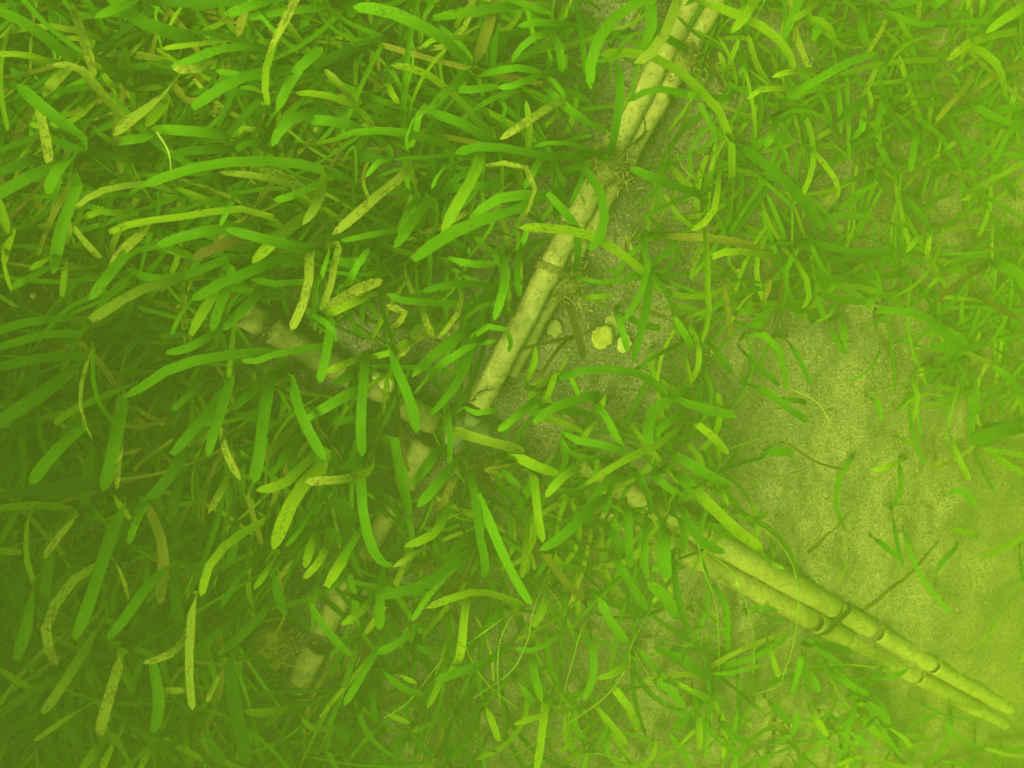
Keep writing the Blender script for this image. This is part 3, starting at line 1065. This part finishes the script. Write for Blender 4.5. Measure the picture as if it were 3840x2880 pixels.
340,1280 400,1400 490,1510|56|g|6
920,1160 900,1210 850,1280|62|g|6
970,1510 940,1570 880,1680|50|y|6
-30,275 140,292|60|y|6
15,400 40,480 95,600|52|g|6
1030,1470 1150,1530 1290,1615|46|y|4
1060,1165 1180,1168|54|s|6
1060,230 900,260 780,305|62|g|5
2010,160 1970,260 1935,390|72|y|6
2080,200 2030,340 1925,460|60|y|6
60,100 30,300 60,420|80|g|4
160,750 120,550 150,400|80|g|4
400,620 480,500 560,420|90|g|4
850,700 950,780 960,900|80|g|4
1000,700 1050,860 1120,1000|70|g|4
580,1230 500,1330 420,1480|80|g|4
300,1050 240,1150 190,1300|70|g|5
60,1580 150,1480 260,1420|90|g|4
-20,1500 80,1420 250,1300|80|g|4
1250,1350 1330,1480 1420,1640|100|g|4
1700,1000 1560,930 1500,1080|60|g|4
1500,100 1480,300 1400,420|70|g|4
1290,980 1330,850 1420,760|60|g|5
780,1240 850,1100 900,960|60|g|4
1070,1560 980,1480 900,1440|60|g|5
550,200 560,60 600,-40|70|g|5
820,880 880,800 1000,600|70|g|4
H
320,360 290,420 260,600 262,785|82|g|7
705,-30 700,10 640,130 560,200 415,255|72|y|8
560,265 450,320 345,385|60|s|8
830,280 700,380 560,490 400,540 260,572|92|g|8
820,310 700,420 560,580 465,730|50|g|8
205,50 140,150 60,280 -10,440|62|g|8
1205,20 1200,60 1190,250 1165,455|66|y|7
1160,625 1080,590 900,540 720,580 552,645|62|y|8
825,530 810,600 790,760 770,950 685,1110|72|y|7
1160,790 1080,880 950,980 800,1040 610,1100|88|g|8
600,650 500,760 400,850 240,935|72|g|7
340,770 260,880 200,980 130,1100 35,1260|66|g|7
255,500 240,530 150,660 15,750|60|y|6
1465,630 1450,710 1400,820 1250,910 1115,900|62|g|8
1335,510 1310,600 1280,690 1235,765|72|y|7
1090,580 1060,620 980,700 890,840|82|g|6
1350,310 1380,340 1450,390 1575,395|62|y|6
1290,290 1340,340 1430,470 1560,590|62|d|6
1830,-40 1840,200 1855,390|72|g|7
1740,310 1850,480 1960,660|72|g|6
1630,540 1720,720 1840,880|72|g|7
1860,950 1780,1050 1635,1092|62|y|8
1595,780 1620,1050 1555,1230|62|g|7
1510,1275 1490,1282 1280,1330 1110,1385|66|y|6
1315,1230 1310,1270 1290,1450 1255,1680|66|y|7
1740,1140 1850,1290 1905,1425|66|y|8
930,1250 940,1280 980,1380 1015,1490|60|y|6
1215,910 1240,1050 1290,1240|66|g|6
710,930 640,1120 565,1280|62|y|6
910,1300 820,1470 710,1620|72|g|4
2080,110 2065,300 2080,460|112|g|8
2150,400 2060,530 1990,610|46|y|6
1640,1280 1760,1420 1830,1510|52|y|5
1560,1540 1430,1625|62|y|5
2220,1510 2010,1605|52|y|6
260,1030 400,1150 530,1195|62|g|6
400,1080 500,1125|42|y|5
290,1310 450,1375|52|y|5
30,1300 0,1380 60,1500|90|g|5
480,1400 400,1500 350,1640|80|g|5
800,700 740,900 690,1000|70|g|5
120,100 60,40 10,-60|110|g|5
480,880 560,920 660,900|60|g|5
880,160 760,240 700,350|80|g|5
990,-40 930,60 900,160|70|g|5
1400,520 1440,600 1430,680|70|g|5
1700,100 1760,200 1840,330|80|g|4
2160,700 2060,560 1960,480|100|g|7
2190,1000 2100,940 2000,880|60|g|6
2000,1100 2100,1160 2200,1280|60|g|5
1120,1100 1200,1200 1240,1280|60|g|5
1350,1280 1280,1120 1250,1000|60|g|5
1560,1480 1500,1400 1500,1300|60|g|5
1960,60 1940,300 1960,460|60|g|6
1900,380 2050,395 2200,380|46|g|6
750,1300 690,1450 700,1620|60|g|5
350,620 200,600 60,560|70|g|5
60,900 20,860 -40,830|50|g|6
150,1230 100,1340|60|g|4
1740,1380 1700,1480 1720,1600|50|g|4
600,1600 500,1500 380,1440|60|g|4
200,1100 220,1250 230,1380|50|g|5
720,380 640,330 600,200|60|g|5
I
110,-130 180,-40 280,60 400,170 545,275|92|y|9
-10,-60 50,60 120,180 200,250 305,292|72|g|8
-30,280 0,560 75,815|72|g|8
1360,10 1390,200 1432,375|50|g|7
1095,280 1080,370 1025,470|26|y|5
600,210 612,335|36|g|5
580,345 680,395|32|y|5
560,800 610,980 645,1085|46|y|6
940,1000 960,1020 1080,1120 1215,1195|56|g|7
850,885 960,950 1060,1015|50|g|6
810,850 960,880 1110,925|72|g|5
790,890 800,1000 835,1190|50|g|5
730,1190 780,1000 790,940|52|g|5
1230,1110 1350,1090 1465,1035|50|g|7
830,1255 890,1360 955,1465|56|y|6
910,1285 1080,1410 1230,1545|60|g|7
960,1385 1050,1460 1140,1535|50|y|6
1310,1390 1420,1450 1485,1530|42|y|7
1205,1240 1170,1320 1105,1430|42|d|5
1130,1250 1215,1265|52|y|5
600,1370 725,1445|52|d|5
110,1260 140,1380 145,1540|50|y|7
270,1350 350,1450 490,1505|60|g|6
-30,910 100,1020 220,1085|100|g|5
190,1060 350,1055 540,1005|38|g|6
-30,1115 95,1165|46|y|5
410,1320 475,1405|42|y|5
130,590 180,660 250,725|50|y|5
430,635 560,690 690,745|26|g|5
-20,1550 60,1470 115,1415|46|y|6
1910,185 1750,145|46|y|5
420,40 500,70 580,40|56|y|6
-20,1300 60,1330 120,1420|70|g|4
560,1200 640,1300 720,1380|60|g|4
620,1500 740,1420 760,1300|50|g|4
1080,1200 1250,1280 1350,1380|70|g|4
720,1020 850,1080 900,1180|60|g|4
1100,1100 1000,1080 900,960|70|g|4
1230,180 1330,260 1420,330|50|g|4
1780,250 1680,350 1640,430|60|g|4
1400,1480 1500,1380 1650,1320|60|g|3
420,660 540,640 640,660|40|g|5
200,1240 120,1180 40,1160|70|g|4
1250,1350 1180,1420 1160,1520|40|g|4
1950,1540 1800,1480 1700,1380|40|g|3
-20,40 40,120 40,300|70|g|7
"""
# ------------------------------------------------------------------ eelgrass
ORG = {'A': (0, 0), 'B': (1270, 0), 'C': (2540, 0), 'D': (0, 950), 'E': (1270, 950), 'F': (2540, 950), 'G': (0, 1900), 'H': (1270, 1900), 'I': (2540, 1900)}
K = 1300 / 2201
traced = []
cell = None
for ln in TRACES.strip().splitlines():
    ln = ln.strip()
    if ln in ORG:
        cell = ORG[ln]
        continue
    a, w, ty, lv = ln.split('|')
    pts = [tuple(float(v) for v in p.split(',')) for p in a.split()]
    pts = [(cell[0] + x * K, cell[1] + y * K) for x, y in pts]
    if ty == 'g' and ((float(lv) < 5.5 and pts[0][0] < 1900) or (pts[0][0] < 1350 and pts[0][1] > 1500 and float(lv) < 7.5)): ty = 'k'  # low and lower-left green leaves get their shade as a deeper colour
    traced.append(dict(px=pts, w=float(w) * K, ty=ty, lv=float(lv)))

TS = [0, .07, .16, .26, .36, .46, .56, .66, .76, .85, .93, .975, 1.0]
def leaf_geometry(P, width, roll0, roll1, cup, seed, org):
    """ribbon along P (root to tip): verts, faces, per-vertex (t, rand), uv"""
    Q, L = catmull(P, TS)
    vs, fs, data, uvs = [], [], [], []
    hor = Vector((P[-1].x - P[0].x, P[-1].y - P[0].y, 0))
    if hor.length < 1e-4: hor = Vector((1, 0, 0))
    prev = hor.normalized()
    rs = random.Random(seed)
    uo, vo, rn = rs.uniform(0, 9), rs.uniform(0, 9), rs.random()
    tipf, blunt = rs.uniform(1.0, 2.4), (0.6 if rs.random() < 0.13 else 0.12)
    curl = rs.gauss(0, 0.9) if rs.random() < 0.15 else 0.0
    n = len(Q)
    for i, q in enumerate(Q):
        tan = (Q[min(i + 1, n - 1)] - Q[max(i - 1, 0)]).normalized()
        th = Vector((tan.x, tan.y, 0))
        d = (prev * 0.35 + th * 1.3)
        if d.length > 1e-4: prev = d.normalized()
        side = Vector((-prev.y, prev.x, 0))
        side = (side - tan * side.dot(tan)).normalized()
        nor = side.cross(tan).normalized()
        if nor.z < 0: nor = -nor
        t = TS[i]
        r = roll0 + (roll1 - roll0) * t + curl * math.sin(t * 3.0) ** 2
        side, nor = side * math.cos(r) + nor * math.sin(r), nor * math.cos(r) - side * math.sin(r)
        if t < 0.4: wf = 0.50 + 0.50 * math.sin(t / 0.4 * math.pi / 2)
        else: wf = 1.0
        tl = (1 - t) * L / (width * tipf)            # distance to the tip in tip-lengths
        if tl < 1: wf *= max(blunt, math.sqrt(max(0, 1 - (1 - tl) ** 2)))
        wf *= 1 + 0.05 * math.sin(t * 19 + seed)
        hw = width * wf / 2
        c = -nor * cup * hw
        q = q - org
        vs += [q - side * hw, q + c, q + side * hw]
        for k in (-1, 0, 1):
            data.append((t, rn, 0.0, 1.0))
            uvs.append((uo + k * hw, vo + t * L))
    for i in range(n - 1):
        for k in range(2):
            a = i * 3 + k
            fs.append((a, a + 1, a + 4, a + 3))
    return vs, fs, data, uvs

def leaf_mesh(name, vs, fs, data, uvs, mat):
    me = bpy.data.meshes.new(name)
    me.from_pydata([tuple(v) for v in vs], [], fs)
    me.polygons.foreach_set("use_smooth", [True] * len(me.polygons))
    at_ = me.attributes.new("leafdata", 'FLOAT_COLOR', 'POINT')
    at_.data.foreach_set("color", [c for d in data for c in d])
    uvl = me.uv_layers.new(name="UVMap")
    idx = np.empty(len(me.loops), dtype=np.int32)
    me.loops.foreach_get("vertex_index", idx)
    uvl.data.foreach_set("uv", np.array(uvs, dtype=np.float32)[idx].ravel())
    me.materials.append(mat)
    return me

def height_at(lv, t):
    hm = 0.012 + 0.0125 * lv
    return hm * math.sin(math.pi * (0.27 + 0.34 * t))

def leaf_path(L, root):
    """3-D path: root on the bed, then the traced points at their own heights"""
    pts = L['px']
    seg = [0.0]
    for a, b in zip(pts, pts[1:]):
        seg.append(seg[-1] + math.hypot(b[0] - a[0], b[1] - a[1]))
    P = []
    for (x, y), s in zip(pts, seg):
        P.append(at(x, y, height_at(L['lv'], s / seg[-1])))
    gap = (P[0] - root).length
    if gap > 0.012:
        P = [root] + P
    else:
        P = [root] + P[1:]
    return P

# leaves whose roots stand close together belong to one shoot
for i, L in enumerate(traced):
    L['root'] = at(*L['px'][0], 0.0)
    L['seed'] = i
shoots = []
for L in sorted(traced, key=lambda l: -l['lv']):
    best, bd = None, 0.034
    for s in shoots:
        if len(s['leaves']) >= 5: continue
        d = (s['c'] - L['root']).length
        if d < bd: best, bd = s, d
    if best is None:
        shoots.append(dict(c=L['root'].copy(), leaves=[L]))
    else:
        best['leaves'].append(L)
        best['c'] = sum((l['root'] for l in best['leaves']), Vector()) / len(best['leaves'])

# pipes and shells stay clear of the untraced shoots
KEEP = []
for a, b in (((2560, 210), (1800, 1560)), ((1130, 2450), (1160, 2520)), ((960, 2400), (1040, 2450)), ((2050, 1000), (2380, 1260)), ((1040, 1250), (1240, 1400)), ((2760, 2150), (3800, 2660)), ((1500, 1640), (1620, 1760)), ((1400, 2000), (1420, 2030)), ((1220, 2300), (1240, 2330)), ((2040, 1240), (2350, 1290)), ((940, 1180), (1000, 1220))):
    n = int(math.hypot(b[0] - a[0], b[1] - a[1]) / 40) + 1
    KEEP += [(a[0] + (b[0] - a[0]) * i / n, a[1] + (b[1] - a[1]) * i / n) for i in range(n + 1)]
SAND = [(3050, 1480, 260), (3100, 1750, 330), (3300, 2050, 330), (2250, 1330, 150), (3500, 2150, 300), (3700, 2350, 260), (150, 1130, 150), (2400, 1180, 110), (2450, 1500, 110), (3110, 770, 90), (620, 1560, 120)]
def clear_of(pts, rad):
    return all((x - a) ** 2 + (y - b) ** 2 > rad * rad for x, y in pts for a, b in KEEP)
def on_sand(x, y):
    return any((x - a) ** 2 + (y - b) ** 2 < r * r for a, b, r in SAND)

def flow(x, y):
    """usual bearing (image, radians, y down) in which the leaves lie"""
    if x < 1500 and y < 1300: return math.pi - 0.15, 0.9
    if x < 1700 and y >= 1300: return math.radians(112), 0.7
    if x >= 1700 and y > 1700: return math.radians(100), 1.1
    return rnd.uniform(-math.pi, math.pi), 1.5

def filler(x, y, n, hi, size=1.0, lo=0.6):
    f, spread = flow(x, y)
    out = []
    for k in range(n):
        a = f + rnd.gauss(0, spread)
        ln = rnd.uniform(260, 560) * size * (1.25 if x < 1900 else 1.0)
        bend = rnd.gauss(0, 0.6 if x < 1900 else 0.8 if x < 2700 else 0.55)
        p = [(x, y)]
        cx, cy, aa = x, y, a
        for q in range(3):
            cx += math.cos(aa) * ln / 3; cy += math.sin(aa) * ln / 3
            aa += bend / 2
            p.append((cx, cy))
        ty = rnd.choices('gkysdb', (36, 40, 10, 4, 7, 3) if x < 1900 else (62, 0, 34, 4, 0, 0))[0]  # left side mixes in the green with painted shade
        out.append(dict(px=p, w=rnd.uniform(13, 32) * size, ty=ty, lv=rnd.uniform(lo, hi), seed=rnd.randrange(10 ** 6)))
    return out

n_extra, tries = max(0, 296 - len(shoots)), 0
extra = []
while len(extra) < n_extra and tries < 20000:
    tries += 1
    x, y = rnd.uniform(-120, 3960), rnd.uniform(-120, 3000)
    dense = 1.0 if x < 1700 else 0.55
    if (2700 < x < 3450 and y > 1200) or (x > 2700 and y > 1750) or (x > 1350 and y > 2050): dense = 0.3
    if rnd.random() > dense or on_sand(x, y): continue
    size = 1.05 if x < 1900 else 0.66
    ls = filler(x, y, rnd.choice((4, 4, 5)), 4.3 if x < 1700 else 3.2, size, 1.6 if x < 1700 else 1.0)
    if not all(clear_of(l['px'], 85) for l in ls): continue
    if sum(on_sand(*l['px'][-1]) for l in ls) > 1: continue
    c = at(x, y, 0.0)
    for l in ls: l['root'] = c
    extra.append(dict(c=c, leaves=ls))
all_shoots = shoots + extra

NUM = {1: "single leaf", 2: "two leaves", 3: "three leaves", 4: "four leaves", 5: "five leaves"}
TONE = {'g': "bright green", 'k': "deep green", 'y': "yellow-green", 's': "brown-speckled", 'd': "olive-brown", 'b': "dark brown"}
def place(x, y):
    for (a, b), ph in ((((2300, 620), 330), "beside the upper pipes"), (((2000, 1100), 260), "beside the upper pipes"), (((1740, 1600), 260), "at the pipe crossing"),
                       (((2280, 1290), 230), "by the yellow shell"), (((1120, 1330), 240), "by the left pipe"), (((1330, 2200), 240), "by lower left pipe"), (((2900, 2180), 300), "beside lower right pipes")):
        if math.hypot(x - a[0], y - a[1]) < b: return ph
    hx = "far left" if x < 640 else "left" if x < 1280 else "left of centre" if x < 1920 else "right of centre" if x < 2560 else "right" if x < 3200 else "far right"
    vy = "near top" if y < 580 else "upper part" if y < 1150 else "mid height" if y < 1730 else "lower part" if y < 2300 else "near bottom"
    return hx + ", " + vy

def bearing(dx, dy):
    a = math.degrees(math.atan2(-dy, dx)) % 360
    return ["right", "up right", "upward", "up left", "left", "down left", "downward", "down right"][int((a + 22.5) // 45) % 8]

recs = []
for s in all_shoots:
    ls = s['leaves']
    tys = [l['ty'] for l in ls]
    dom = max(set(tys), key=lambda q: (tys.count(q), q))
    mx = sum(sum(p[0] for p in l['px']) / len(l['px']) for l in ls) / len(ls)
    my = sum(sum(p[1] for p in l['px']) / len(l['px']) for l in ls) / len(ls)
    dx = sum(l['px'][-1][0] - l['px'][0][0] for l in ls)
    dy = sum(l['px'][-1][1] - l['px'][0][1] for l in ls)
    lab = "%s eelgrass shoot, %s bending %s, %s" % (TONE[dom], NUM[len(ls)], bearing(dx, dy), place(mx, my))
    recs.append([lab, mx, my, s])
bylab = {}
for r in recs: bylab.setdefault(r[0], []).append(r)
ORD = ["leftmost", "second from left", "third from left", "fourth from left", "fifth from left", "sixth from left", "seventh from left", "eighth from left"]
for lab, rs in bylab.items():
    if len(rs) > 1:
        rs.sort(key=lambda r: r[1])
        for i, r in enumerate(rs):
            r[0] = lab + ", " + ("rightmost" if i == len(rs) - 1 else ORD[min(i, 7)])

for lab, mx, my, s in recs:
    c = s['c']
    c = Vector((c.x, c.y, float(ground(c.x, c.y)) - 0.003))
    root = empty("eelgrass_shoot", c)
    tag(root, lab, "eelgrass", "eelgrass shoots of the meadow")
    for L in s['leaves']:
        P = leaf_path(L, c)
        mid = P[len(P) // 2]
        wd = L['w'] * depth(P[-1].lerp(mid, 0.5)) / F_PX
        rs = random.Random(L['seed'] * 7 + 1)
        g = leaf_geometry(P, wd * 0.77, rs.gauss(0, .30), rs.gauss(0, .34), rs.uniform(0.05, 0.3), L['seed'], c)
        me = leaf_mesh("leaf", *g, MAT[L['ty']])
        o = bpy.data.objects.new("leaf", me)
        C.objects.link(o)
        o.parent = root
        if L['ty'] == 's': o["label"] = "brown speckled leaf"
        elif L['ty'] in 'db': o["label"] = "dying brown leaf"
    if len(s['leaves']) > 1:
        # the pale sheath that wraps the leaf bases
        hs = min(0.03, 0.006 + 0.0016 * max(l['lv'] for l in s['leaves']))
        lean = Vector((rnd.gauss(0, .003), rnd.gauss(0, .003), hs))
        rod("sheath", [Vector((0, 0, 0)), lean * 0.5, lean], 0.0026, 0.0018, MAT['d'], root)

# ------------------------------------------------------------------ the rest of the meadow, too many to count
def meadow(name, count, label, sampler, hi, size):
    vs, fs, dd, uu, mi = [], [], [], [], []
    made = tries = 0
    while made < count and tries < count * 40:
        tries += 1
        got = sampler()
        if got is None: continue
        x, y = got
        L = filler(x, y, 1, hi, size)[0]
        if not clear_of(L['px'], 70): continue
        if on_sand(*L['px'][-1]) and rnd.random() < 0.85: continue
        c = at(x, y, 0)
        L['root'] = c
        P = leaf_path(L, Vector((c.x, c.y, float(ground(c.x, c.y)))))
        wd = L['w'] * depth(P[-1]) / F_PX
        v, f, d, u = leaf_geometry(P, wd, rnd.gauss(0, .5), rnd.gauss(0, .6), 0.15, L['seed'], Vector())
        k = len(vs)
        vs += v; dd += d; uu += u
        fs += [tuple(i + k for i in q) for q in f]
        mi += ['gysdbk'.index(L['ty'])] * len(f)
        made += 1
    me = leaf_mesh(name, vs, fs, dd, uu, MAT['g'])
    for q in 'ysdbk': me.materials.append(MAT[q])
    me.polygons.foreach_set("material_index", mi)
    o = bpy.data.objects.new(name, me)
    C.objects.link(o)
    tag(o, label, "eelgrass", None, "stuff")

def low_spot():
    x, y = rnd.uniform(-100, 3940), rnd.uniform(-100, 2980)
    if on_sand(x, y) and rnd.random() < 0.93: return None
    dens = 1.0 if x < 1750 else 0.5 if x < 2700 or y < 1200 or (x > 3450 and y < 1750) else 0.3
    if x > 1350 and y > 2050: dens = 0.3
    return (x, y) if rnd.random() < dens else None
meadow("eelgrass_undergrowth", 2900, "low tangle of small eelgrass leaves close to the sea bed", low_spot, 2.3, 0.75)

def outer_spot():
    x, y = rnd.uniform(-2200, 5200), rnd.uniform(-2200, 4600)
    return None if (-150 < x < 3990 and -150 < y < 3030) else (x, y)
meadow("eelgrass_meadow", 1300, "eelgrass meadow going on all around outside the picture", outer_spot, 7.0, 1.1)

def shade_stand():  # unseen stand, added to throw shade over the left side
    """tall upright eelgrass added out of view at left to shade the meadow"""
    vs, fs, dd, uu, mi = [], [], [], [], []
    made = 0
    while made < 2200:
        x, y = rnd.uniform(-1.3, -0.2), rnd.uniform(-0.90, -0.02)
        hgt = rnd.uniform(0.26, 0.50)
        lean = Vector((rnd.gauss(-0.05, 0.05), rnd.gauss(-0.05, 0.05), 0))
        b = Vector((x, y, float(ground(x, y))))
        P = [b, b + Vector((0, 0, hgt * .35)) + lean * .2, b + Vector((0, 0, hgt * .7)) + lean * .55, b + Vector((0, 0, hgt)) + lean]
        if any(-260 < px < 4000 and -260 < py < 3140 for px, py in (to_px(p) for p in P)): continue
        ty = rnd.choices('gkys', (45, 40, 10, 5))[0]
        v, f, d, u = leaf_geometry(P, rnd.uniform(.006, .011), rnd.uniform(0, 3), rnd.uniform(0, 3), 0.15, rnd.randrange(10 ** 6), Vector())
        k = len(vs)
        vs += v; dd += d; uu += u
        fs += [tuple(i + k for i in q) for q in f]
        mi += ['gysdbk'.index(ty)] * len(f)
        made += 1
    me = leaf_mesh("added_shade_eelgrass", vs, fs, dd, uu, MAT['g'])
    for q in 'ysdbk': me.materials.append(MAT[q])
    me.polygons.foreach_set("material_index", mi)
    o = bpy.data.objects.new("added_shade_eelgrass", me)
    C.objects.link(o)
    tag(o, "taller dense eelgrass added beyond the left edge of the picture to cast shade", "eelgrass", None, "stuff")
shade_stand()

# ------------------------------------------------------------------ thin green threads
def strand(px_pts, label, h0, h1, mat, r=0.0007):
    n = len(px_pts)
    P = [at(x, y, h0 + (h1 - h0) * math.sin(math.pi * (0.1 + .8 * i / (n - 1)))) for i, (x, y) in enumerate(px_pts)]
    Q, L = catmull(P, [i / 26 for i in range(27)])
    o = Q[0].copy()
    t = rod("algae_strand", [q - o for q in Q], r, r * 0.7, mat, loc=o, sides=5)
    tag(t, label, "algae strand", "thin green algae strands")

def cp(c, *pts):
    return [(ORG[c][0] + x * K, ORG[c][1] + y * K) for x, y in pts]
strand(cp('I', (180, 0), (130, 150), (160, 380), (230, 560), (260, 760), (265, 1040)), "thin green strand over the upper end of the right pipes, leftmost", .02, .09, M_STRAND)
strand(cp('I', (100, 210), (250, 330), (380, 450), (460, 700), (490, 900), (480, 1060)), "thin green strand crossing right pipes, the middle of three", .02, .09, M_STRAND)
strand(cp('I', (560, 150), (680, 270), (750, 430), (770, 650), (730, 900), (680, 1050), (640, 1140), (490, 1190)), "long thin green strand curving round the tie on right pipes", .02, .10, M_STRAND)
strand(cp('H', (1340, 400), (1240, 650), (1200, 850), (1090, 1050), (850, 1220)), "thin green strand bowing down left in the bottom centre grass", .05, .11, M_STRAND)
strand(cp('H', (1340, 440), (1080, 730), (1010, 980), (1030, 1280)), "thin green strand hanging straight down in bottom centre grass", .05, .11, M_STRAND)
strand(cp('H', (1700, 610), (1560, 750), (1480, 1000), (1400, 1280)), "thin green strand left of the knot of strands, bottom centre", .04, .10, M_STRAND)
strand(cp('H', (2020, 580), (1860, 880), (1840, 1000), (1700, 1200), (1450, 1380), (1080, 1600)), "longest thin green strand sweeping down to the bottom edge", .04, .10, M_STRAND)
strand(cp('H', (820, 870), (1000, 740), (1340, 480)), "short straight green strand across leaves in bottom centre", .07, .11, M_STRAND)
strand(cp('H', (1870, 900), (1960, 1060), (2080, 1260)), "thin green strand running down right towards the bottom right", .03, .07, M_STRAND)
strand(cp('H', (290, 1340), (450, 1230), (650, 980), (740, 900)), "thin strand slanting between leaves left of bottom centre", .05, .08, M_STRAND)
strand(cp('A', (1000, 840), (1070, 960), (1090, 1100)), "pale hooked strand hanging over leaves in the upper left", .09, .115, M_STRAND_P, .0008)
strand(cp('F', (720, 860), (900, 960), (1020, 1190)), "thin yellow-green strand on the bare silt at right", .02, .04, M_STRAND_P)
strand(cp('F', (330, 1240), (450, 1200), (600, 1150), (660, 1100)), "thin pale strand on silt left of the bare patch", .01, .03, M_STRAND_P)
strand(cp('F', (200, 1450), (300, 1320), (450, 1200), (640, 1030)), "thin green strand arching beside the bare silt patch", .02, .05, M_STRAND)
strand(cp('F', (440, 1460), (650, 1420), (820, 1370)), "nearly level thin strand across the bare silt", .01, .03, M_STRAND)
strand(cp('C', (0, 980), (40, 1070), (130, 1130), (260, 1060)), "thin green strand curled right of the upper pipes", .03, .06, M_STRAND)
strand(cp('C', (500, 110), (560, 0), (600, -60)), "thin green strand at the top edge right of the pipes", .06, .09, M_STRAND)

# ------------------------------------------------------------------ grit and litter on the bed
def bits(name, count, label, mat, size, elong):
    vs, fs = [], []
    for i in range(count):
        x, y = rnd.uniform(-200, 4040), rnd.uniform(-200, 3080)
        p = at(x, y, 0.0012)
        s = rnd.uniform(*size)
        a = rnd.uniform(0, 6.283)
        d = Vector((math.cos(a), math.sin(a), rnd.gauss(0, .15))).normalized()
        e = Vector((-d.y, d.x, rnd.gauss(0, .2))).normalized()
        l = s * rnd.uniform(*elong)
        k = len(vs)
        vs += [p + d * l, p - d * l, p + e * s, p - e * s, p + Vector((0, 0, s * .8)), p - Vector((0, 0, s * .8))]
        fs += [(k, k + 2, k + 4), (k + 2, k + 1, k + 4), (k + 1, k + 3, k + 4), (k + 3, k, k + 4), (k + 2, k, k + 5), (k + 1, k + 2, k + 5), (k + 3, k + 1, k + 5), (k, k + 3, k + 5)]
    o = mesh_obj(name, vs, fs, mat, smooth=False)
    tag(o, label, "debris", None, "stuff")
bits("shell_grit", 9000, "scattered pale shell grit on the silt", M_GRIT, (0.0003, 0.0010), (1.0, 1.8))
bits("dark_grit", 7000, "scattered dark grit on the silt", M_TWIG, (0.0004, 0.0011), (1.0, 2.0))
bits("plant_litter", 1600, "scattered brown bits of dead leaf on the silt", M_LITTER, (0.0005, 0.0016), (3.0, 12.0))

# ------------------------------------------------------------------ the murky green water
def haze():
    x0, x1, y0, y1, z0, z1 = -9.0, 9.0, -9.0, 9.0, -4.5, 0.86
    v = [(x, y, z) for x in (x0, x1) for y in (y0, y1) for z in (z0, z1)]
    f = [(0, 1, 3, 2), (4, 6, 7, 5), (0, 4, 5, 1), (2, 3, 7, 6), (0, 2, 6, 4), (1, 5, 7, 3)]
    m = bpy.data.materials.new("green_water")
    m.use_nodes = True
    nt = m.node_tree
    nt.nodes.remove(nt.nodes["Principled BSDF"])
    pv = nt.nodes.new("ShaderNodeVolumePrincipled")
    D = 6.0
    ss = (0.165, 0.235, 0.032)     # scattering per metre
    sa = (0.31, 0.11, 1.15)      # absorption per metre
    pv.inputs["Density"].default_value = D
    pv.inputs["Color"].default_value = (*(s / D for s in ss), 1)
    pv.inputs["Absorption Color"].default_value = (*((1 - a / (D - s)) ** 2 for a, s in zip(sa, ss)), 1)
    pv.inputs["Anisotropy"].default_value = 0.0
    nt.links.new(pv.outputs[0], nt.nodes["Material Output"].inputs["Volume"])
    o = mesh_obj("haze", v, f, m, smooth=False)
    tag(o, "murky green water that fills the whole scene", "water", None, "stuff")
haze()
